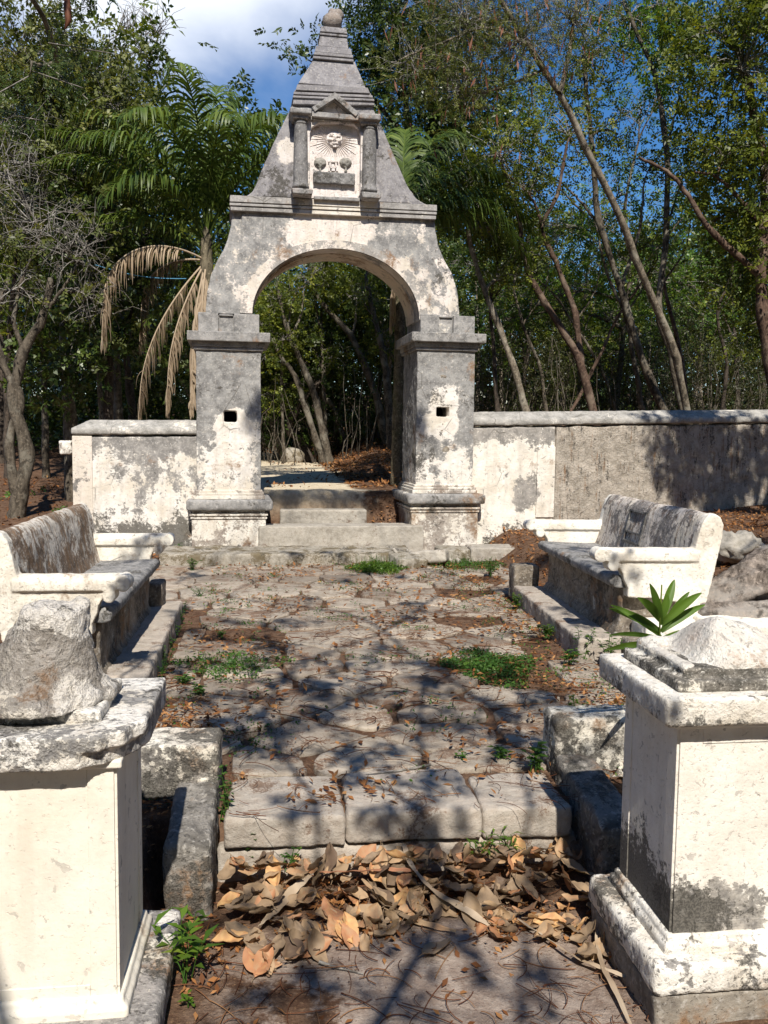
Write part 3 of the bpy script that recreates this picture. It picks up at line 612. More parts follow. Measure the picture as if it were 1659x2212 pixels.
stone('rubble_stone', 1.58, 2.02, 9.95, 10.3, .02, .16, m_sill, 'pale broken slab leaning on rubble below the right pier', 'rubble', rz=-.35, tilt=-.16, amp=.05, size=.12)
for i in range(14):
    r_ = random.Random(40+i); x = 1.35+r_.random()*.8; y = 10.05+r_.random()*.35; s = .03+.04*r_.random()
    bm = bmesh.new(); blob(bm, (0, 0, 0), (s, s*.8, s*.5), 2); o = bmobj('rubble_stone', bm, m_sill, smooth=True, amp=.04, size=.04); o.location = (x, y, .02+s*.3+(.12 if y > 10.15 and x < 1.62 else 0)); o.rotation_euler = (r_.random(), r_.random(), r_.random()*3)
    tag(o, 'small pale chip of rubble below the right pier of the archway', 'rubble', 'rubble chips in front of the right pier')

# ---------------------------------------------------------------- boundary walls
m_wL = plaster('wall_plaster_white', white=.66, bare=(.36, .34, .32), bare2=(.20, .19, .18), mold=.22, brown=.12, paint=(.82, .78, .72), zmold=(.25, .75, .17), zgray=(1.0, 1.45, .12), blobs=((-.5, 0, 1.35, .9, -.10), (-.2, 0, .9, .6, .12)))
m_wR1 = plaster('wall_plaster_cream', white=.80, bare=(.38, .35, .32), bare2=(.20, .19, .175), mold=.16, brown=.12, paint=(.84, .79, .71), zmold=(.3, .7, .12), zgray=(1.25, 1.6, .20), blobs=((.85, 0, .75, .3, -.16),))
m_wR2 = plaster('wall_plaster_rough', white=.16, bare=(.50, .44, .37), bare2=(.28, .245, .20), mold=.50, brown=.30, pit=1.4, paint=(.68, .62, .54), streak=True, zmold=(2.4, 1.3, .07))
m_cop = plaster('coping_plaster', white=.22, bare=(.42, .40, .37), bare2=(.24, .23, .21), mold=.36, brown=.12)
def wall(name, lab, x0, x1, y, rz, ztop0, ztop1, mats, hip=False, zb=-.1, th=.42):
    e = empty(name, (x0, y, 0), rz); L = (x1-x0)/math.cos(rz); s = (ztop1-ztop0)/L
    tag(e, lab, 'wall'); xa = 0
    for xb, m in mats:
        xb = L if xb is None else xb
        bm = bmesh.new(); prism(bm, [(xa, zb), (xb, zb), (xb, ztop0+s*xb-.20), (xa, ztop0+s*xa-.20)], 0, th)
        bmobj('wall_face', bm, m, e, bev=.01, vox=.022, amp=.02 if m is not m_wR2 else .045, size=.22, amp2=.006); xa = xb
    c = []; bm = bmesh.new(); h = .18 if hip else 0
    # coping: vertical face, then a sloping top
    lo0, lo1 = ztop0-.185, ztop0-.105
    def zz(z, x): return z+s*x
    f = [(0, -.03), (L, -.03)]
    v = [bm.verts.new(p) for p in ((0-.01, -.035, zz(lo0, 0)), (L, -.035, zz(lo0, L)), (L, th+.035, zz(lo0, L)), (-.01, th+.035, zz(lo0, 0)),
                                   (0-.01, -.035, zz(lo1, 0)), (L, -.035, zz(lo1, L)), (L, th+.035, zz(lo1, L)), (-.01, th+.035, zz(lo1, 0)),
                                   (h, th*.38, zz(ztop0, h)), (L, th*.38, zz(ztop0, L)), (L, th*.62, zz(ztop0, L)), (h, th*.62, zz(ztop0, h)))]
    for q in ((3, 2, 1, 0), (0, 1, 5, 4), (1, 2, 6, 5), (2, 3, 7, 6), (3, 0, 4, 7), (4, 5, 9, 8), (5, 6, 10, 9), (6, 7, 11, 10), (7, 4, 8, 11), (8, 9, 10, 11)): bm.faces.new([v[t] for t in q])
    bmobj('coping', bm, m_cop, e, bev=.008, vox=.02, amp=.018, size=.12, amp2=.006)
    return e
wl = wall('boundary_wall', 'low white patchy boundary wall with sloped coping to the left of the archway', V(156, 945, 11.15).x, -.92, 11.15, .02, V(172, 907, 11.3).z, V(172, 907, 11.3).z+.02, ((None, m_wL),), hip=True)
bm = bmesh.new(); box(bm, -.001, .235, -.015, .01, .1, 1.47); bmobj('end_pilaster', bm, plaster('pilaster_plaster', white=.7, mold=.25, brown=.1, paint=(.74, .66, .58)), wl, bev=.006)
bm = bmesh.new(); box(bm, -.17, -.012, .02, .2, 1.24, 1.41); bmobj('projecting_stone', bm, m_base, wl, bev=.02, vox=.012, amp=.04, size=.08)
x1w = 9.0; z0w = V(1030, 890, 11.3).z; z1w = 1.96
wr = wall('boundary_wall', 'long boundary wall right of the archway, cream at its left end and rough grey beyond', 2.45, x1w, 11.30, math.radians(4), z0w, z1w+.05, ((1.26, m_wR1), (None, m_wR2)))
bm = bmesh.new(); box(bm, 1.0, 1.255, -.022, .01, .45, 1.40); bmobj('pilaster_strip', bm, m_wR1, wr, bev=.006)
# ---------------------------------------------------------------- stone benches
def bench(name, lab, loc, rz, side, zoff, matback, matarm, matseat, matbase, plaque=False):
    # local frame: u (x) runs from the arm tips back to the backrest, y along the bench; side=-1 mirrors it
    e = empty(name, (loc[0], loc[1], zoff), rz); tag(e, lab, 'bench', 'stone benches facing each other across the court'); L = 2.12
    S = side
    def P(pts): return [(S*x, z) for x, z in pts]
    def part(n, m, f, par=None, **k):
        b = bmesh.new(); f(b); return bmobj(n, b, m, par or e, **k)
    V_ = dict(vox=.011, amp=.012, size=.13, amp2=.003, size2=.03)
    # seat slab with a rounded nosing
    part('seat', matseat, lambda b: prism(b, P([(.13, .505), (.12, .53), (.12, .56), (.145, .578), (.72, .56), (.72, .49), (.17, .49)]), .05, L-.05), bev=.006, **V_)
    # masonry under the seat with a plinth
    def base(b):
        prism(b, P([(.21, -.05), (.70, -.05), (.70, .50), (.21, .50)]), .10, L-.10)
        prism(b, P([(.17, -.05), (.72, -.05), (.72, .17), (.17, .17)]), .07, L-.07); prism(b, P([(.185, .17), (.71, .17), (.71, .20), (.185, .20)]), .08, L-.08)
    part('base', matbase, base, bev=.01, vox=.015, amp=.03, size=.12, amp2=.008, size2=.04)
    prof = [(.60, .48), (.655, .62), (.69, .76), (.715, .88), (.74, .955), (.775, 1.0), (.82, 1.01), (.862, .985), (.885, .935), (.882, .87), (.865, .78), (.835, .62), (.80, .46), (.765, .30), (.745, .16), (.62, .16)]
    bk = part('backrest', matback, lambda b: prism(b, P(prof), .02, L-.02), bev=.02, seg=3, vox=.012, amp=.014, size=.16, amp2=.004, size2=.03)
    for (y0, y1) in ((.0, .115), (L-.115, L)):
        def arm(b):
            # panel with a concave front edge
            pan = [(.115, .665), (.165, .645), (.195, .60), (.205, .55), (.235, .50), (.232, .435), (.42, .43), (.60, .40), (.62, .18), (.745, .18), (.80, .46), (.835, .62), (.80, .70), (.70, .72), (.115, .72)]
            prism(b, P(pan), y0+.008, y1-.008)
            prism(b, P([(.80, .46), (.835, .62), (.865, .78), (.882, .87), (.885, .935), (.862, .985), (.82, 1.01), (.775, 1.0), (.74, .955), (.715, .88), (.69, .76), (.66, .6)]), y0+.004, y1-.02)
            # rolled rest, flat fillet under it, scroll at the tip
            ym = (y0+y1)/2; n = 10
            ring0 = []; ring1 = []
            rr = (y1-y0)/2+.012
            pr2 = [(ym+rr*math.cos(t), .725+.048*math.sin(t)) for t in np.linspace(0, math.pi, n)]+[(ym-rr, .685), (ym+rr, .685)]
            A_ = [b.verts.new((S*.035, p[0], p[1])) for p in pr2]; B_ = [b.verts.new((S*.715, p[0], p[1])) for p in pr2]
            if S < 0: A_, B_ = B_, A_
            b.faces.new(A_); b.faces.new(B_[::-1])
            for t in range(len(pr2)): b.faces.new((A_[t], B_[t], B_[(t+1) % len(pr2)], A_[(t+1) % len(pr2)]))
            for (cx, cz, r) in ((.038, .725, .048), (.125, .655, .040)):
                m = Matrix.Translation((S*cx, ym, cz)) @ Matrix.Rotation(math.pi/2, 4, 'X'); bmesh.ops.create_cone(b, cap_ends=True, segments=18, radius1=r, radius2=r, depth=2*rr-.004, matrix=m)
        part('armrest', matarm, arm, vox=.0085, amp=.006, size=.1, amp2=.003, size2=.03)
    if plaque:
        def pq(b):
            n = Vector((-.965, 0, .26)); 
            a0 = Vector((S*.667, 0, .66)); a1 = Vector((S*.728, 0, .93))
            y0, y1 = .98, 1.36; f = Vector((-S*.012, 0, .003))
            t = .03; q = [(a0, y0), (a0, y1), (a1, y1), (a1, y0)]
            def rect(c0, c1, ya, yb):
                p0 = a0.lerp(a1, c0); p1 = a0.lerp(a1, c1); vs = []
                for ff in (-f*1.0, f*1.2):
                    for (p, y) in ((p0, ya), (p0, yb), (p1, yb), (p1, ya)): vs.append(b.verts.new(p+Vector((0, y, 0))+ff))
                for g in ((0, 1, 2, 3), (4, 7, 6, 5), (0, 4, 5, 1), (1, 5, 6, 2), (2, 6, 7, 3), (3, 7, 4, 0)): b.faces.new([vs[i] for i in g])
            rect(0, .07, y0, y1); rect(.93, 1.0, y0, y1); rect(.0, 1, y0, y0+.025); rect(0, 1, y1-.025, y1); rect(.30, .36, y0, y1)
        part('plaque_frame', plaster('plaque_stone', white=.1, bare=(.22, .21, .20), bare2=(.08, .08, .08), mold=.6, brown=.1), pq, par=bk, bev=.003)
    return e
bb = dict(bare=(.34, .31, .28), bare2=(.16, .15, .14))
mbL = plaster('bench_back_brown', white=.50, paint=(.72, .66, .58), bare=(.28, .20, .14), bare2=(.15, .11, .08), mold=.36, brown=.60, streak=True, browncol=(.26, .16, .09), scale=1.6)
mbR = plaster('bench_back_grey', white=.52, paint=(.70, .63, .57), mold=.52, brown=.45, streak=True, browncol=(.22, .15, .11), scale=1.6, bare=(.30, .27, .255), bare2=(.15, .14, .135))
maL = plaster('bench_arm_stained', white=.84, paint=(.84, .79, .69), mold=.26, brown=.42, bare=(.45, .38, .29), bare2=(.3, .25, .18))
maR = plaster('bench_arm_cream', white=1.0, paint=(.85, .81, .73), mold=.18, brown=.16, bare=(.45, .40, .33), bare2=(.3, .26, .2))
mst = plaster('bench_seat_grey', white=.14, paint=(.6, .56, .5), bare=(.32, .31, .30), bare2=(.15, .15, .15), mold=.50, brown=.1, scale=1.5)
mba = plaster('bench_base_masonry', white=.12, bare=(.33, .28, .22), bare2=(.12, .10, .08), mold=.55, brown=.5, pit=.8)
bench('stone_bench', 'right stone bench, cream arms, grey streaked backrest with a dark framed plaque', (2.13, 5.62), -math.radians(3.0), 1, 0.0, mbR, maR, mst, mba, True)
lb_ = bench('stone_bench', 'left stone bench with brown stained plain backrest and scrolled arms, behind the broken pedestal', (-.805, 4.87), 0.0, -1, -.04, mbL, maL, mst, mba)
lb_.scale = (.86, 1, 1)
def quad_step(name, lab, pts, z0, z1, mat, **k):
    bm = bmesh.new(); prism(bm, pts, z0, z1, 'z'); return tag(bmobj(name, bm, mat, **k), lab, 'stone step' if 'bench' in lab else 'step')
kw = dict(bev=.015, seg=3, vox=.013, amp=.022, size=.14, amp2=.006, size2=.035)
quad_step('foot_step', 'long low footstep in front of the left stone bench', [(-.725, 4.95), (-.770, 7.2), (-1.03, 7.2), (-1.06, 4.95)], -.05, .145, M['slab'], **kw)
quad_step('foot_step', 'long low footstep in front of the right stone bench', [(2.04, 5.63), (2.17, 7.76), (2.44, 7.76), (2.36, 5.63)], -.05, .15, M['slab'], **kw)
stone('stone_block', 2.27, 2.62, 5.15, 5.5, -.05, .20, mba, 'square grey block beside the near end of the right bench', 'stone block')
stone('moulded_block', 2.42, 2.95, 5.42, 5.68, .15, .285, maR, 'small cream moulded slab beneath the near arm of the right bench', 'stone block', bev=.015, vox=.012, amp=.01)
stone('stone_post', -1.02, -.9, 6.95, 7.2, 0, .33, mba, 'short dark stone post at the far end of the left bench footstep', 'stone post')
stone('stone_post', 2.18, 2.42, 7.8, 8.0, 0, .33, mba, 'short dark stone post at the far end of the right bench footstep', 'stone post')
p = G(1590, 1385, .22); stone('cream_slab', p.x-.12, p.x+.9, p.y+.0, p.y+.45, .14, .33, maR, 'flat cream slab lying among leaves between the right pedestal and the log', 'slab', rz=-.1, bev=.03)
p = V(20, 1400, 3.7); stone('stone_block', -1.75, -1.42, 3.55, 3.9, -.05, .36, m_old, 'mossy grey block at the left edge behind the broken pedestal', 'stone block')

# boulders and fallen log on the leaf bank behind the right bench
def boulder(c, r, lab, rz=0.0):
    bm = bmesh.new(); blob(bm, (0, 0, 0), r, 4); o = bmobj('boulder', bm, stonemat('boulder_stone', (.40, .37, .32), (.20, .185, .16), mold=.35, dirtamt=.3), smooth=True, amp=.22, size=.16, amp2=.08, size2=.05)
    o.location = c; o.rotation_euler = (.1, .1, rz); tag(o, lab, 'boulder')
p = G(1592, 1195, .42); boulder((p.x, p.y, .47), (.27, .22, .15), 'rounded grey boulder on leaf litter behind the right bench')
mb = MB(); LB = barkmat('log_bark', (.06, .048, .04), (.24, .20, .17), (.33, .30, .27))
p = V(1620, 1285, 5.6); q = [(p.x-.36, 5.75, .36, .12), (p.x-.12, 5.72, .40, .14), (p.x+.08, 5.7, .52, .15), (p.x+.34, 5.8, .60, .17), (p.x+.8, 5.9, .62, .16), (p.x+1.4, 6.1, .64, .15)]
C = smoothline(q, 60); 
def ridged(mb, C, seg=28, depth=.22, f=7):
    P = C[:, :3]; r = C[:, 3]; T = nrm(np.gradient(P, axis=0)); ref = np.array([0, 0, 1.]) if abs(T[0, 2]) < .8 else np.array([0, 1., 0]); U = nrm(np.cross(T, ref)); W_ = np.cross(T, U)
    a = np.arange(seg)*2*np.pi/seg; s = np.arange(len(P))[:, None]
    rr = r[:, None]*(1+depth*(.5*np.sin(a*f+1.2*np.sin(s*.11))+.35*np.sin(a*3+s*.07)+.3*rng.random((len(P), seg))-.15))
    rr[0] *= .35; rr[-1] *= .4
    vv = P[:, None]+rr[..., None]*(np.cos(a)[None, :, None]*U[:, None]+np.sin(a)[None, :, None]*W_[:, None]); n = len(P); i = np.arange(n-1)[:, None]; k = np.arange(seg)[None]
    mb.add(vv.reshape(-1, 3), np.stack([i*seg+k, i*seg+(k+1) % seg, (i+1)*seg+(k+1) % seg, (i+1)*seg+k], -1).reshape(-1, 4))
ridged(mb, C)
ridged(mb, smoothline([(p.x-.38, 5.60, .28, .10), (p.x+.0, 5.48, .30, .11), (p.x+.5, 5.5, .33, .12), (p.x+1.2, 5.65, .38, .12)], 50))
o = mb.build('fallen_log', LB, smooth=True); tag(o, 'thick weathered fallen log with deeply cracked bark at the right edge', 'log')

# ---------------------------------------------------------------- kerb walls between the pedestals and the court
m_kerb = plaster('kerb_plaster', white=.52, paint=(.84, .79, .68), bare=(.30, .27, .24), bare2=(.12, .11, .10), mold=.62, brown=.25, zmold=(-.25, .24, .16), pit=.8)
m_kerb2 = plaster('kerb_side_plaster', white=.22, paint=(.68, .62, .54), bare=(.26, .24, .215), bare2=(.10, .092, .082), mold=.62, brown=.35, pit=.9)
def kerb(lab, s, xin, xout, xlow, y0, y1, y2, zt):
    e = empty('kerb_wall', (xin, y0, 0)); tag(e, lab, 'kerb wall')
    b = bmesh.new(); X = lambda x: x-xin
    prism(b, [(X(xin), y1-y0), (X(xin), y2-y0), (X(xout), y2-y0+.02), (X(xout), y1-y0+.04)], -.28, zt, 'z')
    bmobj('raised_block', b, m_kerb, e, bev=.02, seg=3, vox=.011, amp=.022, size=.1, amp2=.008, size2=.03)
    b = bmesh.new()
    prism(b, [(0, -.30), (y1-y0+.03, -.30), (y1-y0+.03, .10), (.06, .035), (0, .015)], X(xin)-s*.0+(-.04 if s > 0 else .04)*0, X(xlow), 'x')
    bmobj('sloping_kerb', b, m_kerb2, e, bev=.022, seg=3, vox=.011, amp=.026, size=.1, amp2=.009, size2=.03)
kerb('left kerb wall with a cream raised block and a shaded sloping end, beside the left pedestal', 1, -.235, -.80, -.405, 3.09, 3.50, 3.75, .245)
kerb('right kerb wall with a chipped cream raised block, beside the right pedestal', -1, 1.235, 1.95, 1.41, 3.09, 3.66, 3.88, .255)

# ---------------------------------------------------------------- pedestals in the foreground
def pedestal(lab, x0, y0, mats, zt, zb, slab_z, ex, dp=.40, so=.085):
    """x0 = inner corner of the shaft, growing away from the court (ex = +1 right, -1 left)."""
    e = empty('stone_pedestal', (x0, y0, -.25)); tag(e, lab, 'pedestal', 'broken stone pedestals flanking the entrance')
    w = .50
    def bx(b, i, z0, z1, dy=None):      # box inset/outset i around the shaft
        dy = i if dy is None else dy
        a, c = -i*ex, (w+i)*ex; box(b, min(a, c), max(a, c), -dy, dp+dy, z0, z1)
    def part(n, m, f, **k):
        b = bmesh.new(); f(b); return bmobj(n, b, m, e, **k)
    z = lambda v: v+.25
    part('footing', mats[3], lambda b: bx(b, so-.01, -.02, z(slab_z[0])), vox=.012, amp=.02, size=.12, bev=.01)
    part('base_slab', mats[0], lambda b: bx(b, so, z(slab_z[0]), z(slab_z[1])), bev=.022, seg=4, vox=.009, amp=.012, size=.12, amp2=.005, size2=.03)
    part('base_moulding', mats[0] if ex > 0 else mats[1], lambda b: (bx(b, .030, z(slab_z[1])-.01, z(slab_z[1])+.03), bx(b, .017, z(slab_z[1])+.03, z(slab_z[1])+.052)), bev=.009, seg=3, vox=.006, amp=.006, size=.06)
    def shaft(b):
        s0, s1 = z(slab_z[1])+.0, z(zb)+.01
        bx(b, 0, s0, s1)
    part('shaft', mats[1], shaft, bev=.006, seg=3, vox=.010, amp=.004, size=.2)
    s0, s1 = z(slab_z[1])+.05, z(zb)-.02; t = .0035     # slightly raised border strips at the corners
    def strip_(q): part('border_strip', mats[1], lambda b: box(b, *q), bev=.0012)
    for (a, c) in ((0.004, .075), (w-.075, w-.004)): strip_((min(a*ex, c*ex), max(a*ex, c*ex), -t, .01, s0, s1))
    for (a, c) in ((0.004, .065), (dp-.065, dp-.004)): strip_((min(-t*ex, .01*ex), max(-t*ex, .01*ex), a, c, s0, s1))
    a, c = .076*ex, (w-.076)*ex; strip_((min(a, c), max(a, c), -t, .01, s0, s0+.035)); strip_((min(a, c), max(a, c), -t, .01, s1-.05, s1))
    part('neck', mats[1], lambda b: bx(b, .02, z(zb)-.02, z(zb)+.004), bev=.006, seg=3)
    return e, part, bx, z
m_pb2 = plaster('pedestal_base_grey', white=.34, paint=(.76, .72, .66), bare=(.36, .33, .31), bare2=(.17, .16, .15), mold=.50, brown=.18, scale=1.7)
m_pb = plaster('pedestal_base_plaster', white=.66, paint=(.82, .78, .71), bare=(.34, .31, .29), bare2=(.17, .16, .15), mold=.54, brown=.18, scale=1.5)
m_ps = plaster('pedestal_shaft_cream', white=1.35, paint=(.80, .745, .645), paint2=(.73, .66, .55), bare=(.5, .46, .4), mold=.0, brown=.02, pit=.10)
m_ps2 = plaster('pedestal_shaft_worn', white=1.12, paint=(.80, .755, .68), paint2=(.74, .68, .60), bare=(.46, .42, .37), mold=.0, brown=.05, pit=.16, zmold=(.22, .52, .17), scale=1.5,
                moldblobs=((-.02, .2, .40, .30, .17), (.02, -.02, .30, .2, .12)), blobs=((.12, 0, .25, .35, -.24),))
m_pf = plaster('pedestal_footing', white=.12, bare=(.30, .265, .22), bare2=(.15, .13, .11), mold=.4, brown=.4)
m_pc = plaster('pedestal_cap_weathered', white=.60, paint=(.84, .80, .74), bare=(.36, .345, .33), bare2=(.17, .16, .155), mold=.42, brown=.12, scale=1.7, pit=.7)
m_pc2 = plaster('pedestal_cap_white', white=.84, paint=(.84, .80, .73), bare=(.36, .33, .30), bare2=(.16, .15, .14), mold=.34, brown=.22, scale=2.0, pit=.45, zmold=(.89, .99, .10))
m_pm = plaster('pedestal_step_mouldy', white=.45, paint=(.80, .76, .68), bare=(.20, .18, .155), bare2=(.08, .075, .065), mold=.62, brown=.2, scale=2.6, pit=.5)
m_lump = plaster('broken_plaster_core', white=.44, paint=(.76, .71, .65), bare=(.44, .40, .36), bare2=(.25, .22, .19), mold=.44, brown=.30, scale=2.0, pit=1.8, blobs=((-.2, .2, 1.27, .16, .25), (-.1, .05, 1.0, .1, .15)))
m_dome = plaster('broken_dome', white=.95, paint=(.80, .76, .69), paint2=(.70, .62, .55), bare=(.45, .40, .36), mold=.26, brown=.40, scale=2.2, pit=.9, browncol=(.40, .28, .20))
# right pedestal
e, part, bx, z = pedestal('cream pedestal at the right edge with a stepped cap and a smooth white broken dome', 1.195, 2.42, (m_pb, m_ps2, None, m_pf), .76, .665, (-.15, -.05), 1, .40)
part('cap_slab', m_pc2, lambda b: bx(b, .075, z(.67), z(.755)), bev=.010, seg=3, vox=.008, amp=.006, size=.1, amp2=.003, size2=.03)
part('cap_step', m_pm, lambda b: (bx(b, .012, z(.752), z(.79)), bx(b, -.018, z(.785), z(.82))), bev=.006, vox=.006, amp=.008, size=.05)
def dome(b):
    n = 26; N_ = 26; g = {}
    x0, x1, y0, y1 = .02, .48, .02, .38
    for i in range(n+1):
        for j in range(N_+1):
            u = i/n; v = j/N_; x = x0+(x1-x0)*u; y = y0+(y1-y0)*v
            ed = min(u, 1-u, v, 1-v); h = .015+.088*(1-(1-min(1, ed/.42))**1.5)
            rx_ = (u-.42); h -= .055*math.exp(-((u-.16)/.10)**2)*sstep(.0, .3, 1-v); h += .035*math.exp(-((u-.36)/.16)**2-((v-.35)/.3)**2); h -= .06*sstep(.62, 1.0, u)*sstep(.0, .6, 1-abs(v-.4))
            g[i, j] = b.verts.new((x, y, z(.812)+max(.0, float(h))))
    for i in range(n):
        for j in range(N_): b.faces.new((g[i, j], g[i+1, j], g[i+1, j+1], g[i, j+1]))
    bo = [g[i, 0] for i in range(n)]+[g[n, j] for j in range(N_)]+[g[i, N_] for i in range(n, 0, -1)]+[g[0, j] for j in range(N_, 0, -1)]
    lo = [b.verts.new((v.co.x, v.co.y, z(.812)-.01)) for v in bo]
    for i in range(len(bo)): b.faces.new((bo[i], lo[i], lo[(i+1) % len(bo)], bo[(i+1) % len(bo)]))
    b.faces.new(lo[::-1])
part('broken_dome', m_dome, dome, vox=.008, amp=.012, size=.09, amp2=.004, size2=.025)
# left pedestal
e, part, bx, z = pedestal('cream pedestal at the left edge with a chipped cap and a tall rough broken stump', -.44, 2.40, (m_pb2, m_ps, None, m_pf), .70, .61, (-.22, -.12), -1, .43, .115)
def capL(b):
    # cap slab with its front inner corner broken away
    x1 = .075; d = .075; w = .43; W5 = .5
    pts = [(x1, .06), (x1, w+d), (-W5-d, w+d), (-W5-d, -d), (-.03, -d), (-.01, -.045), (.03, -.03), (.045, .03)]
    prism(b, pts, z(.655), z(.70), 'z')
    pts2 = [(x1, .13), (x1, w+d), (-W5-d, w+d), (-W5-d, -d), (-.08, -d), (-.06, -.05), (-.015, -.035), (.02, .01), (.05, .06)]
    prism(b, pts2, z(.608), z(.66), 'z')
part('cap_slab', m_pc, capL, bev=.006, vox=.007, amp=.005, size=.05, amp2=.003, size2=.02)
part('cap_step', m_pc, lambda b: bx(b, -.045, z(.695), z(.735)), bev=.006, vox=.007, amp=.007, size=.05, amp2=.003, size2=.02)
def stump(b):
    rings = [(-.245, .215, .225, .73), (-.245, .208, .22, .755), (-.235, .165, .18, .785), (-.225, .14, .155, .83), (-.22, .128, .135, .88), (-.212, .108, .115, .93), (-.205, .10, .105, .975), (-.20, .092, .095, .995), (-.20, .06, .07, 1.005)]
    seg = 40; R_ = []
    for k, (cx, rx_, ry_, zz_) in enumerate(rings):
        R_.append([b.verts.new((cx+rx_*math.cos(t)*(1+.05*math.sin(3*t+k)), .20+ry_*math.sin(t)*.92*(1+.04*math.cos(5*t+k*.7)), z(zz_)+(.012*math.sin(3*t+1)+.008*math.sin(7*t) if k > 5 else 0))) for t in [2*math.pi*j/seg for j in range(seg)]])
    for i in range(len(R_)-1):
        for k in range(seg): b.faces.new((R_[i][k], R_[i][(k+1) % seg], R_[i+1][(k+1) % seg], R_[i+1][k]))
    b.faces.new(R_[0][::-1]); b.faces.new(R_[-1])
part('broken_stump', m_lump, stump, vox=.008, amp=.028, size=.06, amp2=.012, size2=.022)
# ---------------------------------------------------------------- foliage helpers
def unit(n, up=0.0):
    v = rng.normal(size=(n, 3)); v[:, 2] += up; return nrm(v)
def leaves(mb, P, D, Nn, L, Wd, tint, fold=.12, droop=.12):
    P = np.asarray(P); n = len(P); D = nrm(D); S = nrm(np.cross(D, Nn)); Nn = np.cross(S, D)
    L = np.broadcast_to(L, (n,))[:, None]; Wd = np.broadcast_to(Wd, (n,))[:, None]
    v = np.stack([P, P+D*L*.45+S*Wd*.5+Nn*L*fold*.5, P+D*L-Nn*L*droop, P+D*L*.45-S*Wd*.5+Nn*L*fold*.5], 1).reshape(-1, 3)
    f = np.arange(4*n).reshape(n, 4); mb.add(v, f, np.repeat(np.clip(np.broadcast_to(tint, (n,)), 0, 1), 4))
def sprigs(mb, O, D, nl=9, sl=.22, L=.065, Wd=.034, tint=None, feather=False):
    n = len(O); D = nrm(D); t = np.tile(np.linspace(.15, 1, nl), n); sg = np.tile(np.where(np.arange(nl) % 2 == 0, 1., -1.), n)
    DD = np.repeat(D, nl, 0); OO = np.repeat(O, nl, 0); up = unit(n, 1.2); S = nrm(np.cross(D, up)); SS = np.repeat(S, nl, 0); UU = np.repeat(np.cross(S, D), nl, 0)
    UU = UU*np.sign(UU[:, 2:3]+1e-6); slen = np.repeat(sl*rng.uniform(.7, 1.25, n), nl)
    P = OO+DD*(t*slen)[:, None]-np.array([0, 0, 1.])*(t**2*slen*.25)[:, None]
    LD = nrm(DD*.55+SS*sg[:, None]*.9+rng.normal(0, .22, (n*nl, 3))+np.array([0, 0, -.18]))
    NN = nrm(UU+rng.normal(0, .35, (n*nl, 3)))
    tt = np.repeat(rng.beta(2.0, 2.4, n) if tint is None else tint, nl)+rng.normal(0, .09, n*nl)
    leaves(mb, P, LD, NN, L*rng.uniform(.7, 1.25, n*nl), Wd*rng.uniform(.8, 1.2, n*nl), tt)
def clump_points(c, r, m):
    u = unit(m); k = rng.uniform(.25, 1.0, m)**.6; return np.asarray(c)+u*np.asarray(r)*k[:, None]
def wiggle(a, b, n=7, amp=.12, r0=.02, r1=.006):
    a = np.asarray(a, float); b = np.asarray(b, float); t = np.linspace(0, 1, n)[:, None]; L = np.linalg.norm(b-a)
    P = a+(b-a)*t; off = np.cumsum(rng.normal(0, amp*L/n, (n, 3)), 0); off -= off[-1]*t; P = P+off*np.sin(t*np.pi)**.5+np.array([0, 0, 1])*(.10*L*np.sin(t*np.pi))
    return np.column_stack([P, np.linspace(r0, r1, n)])
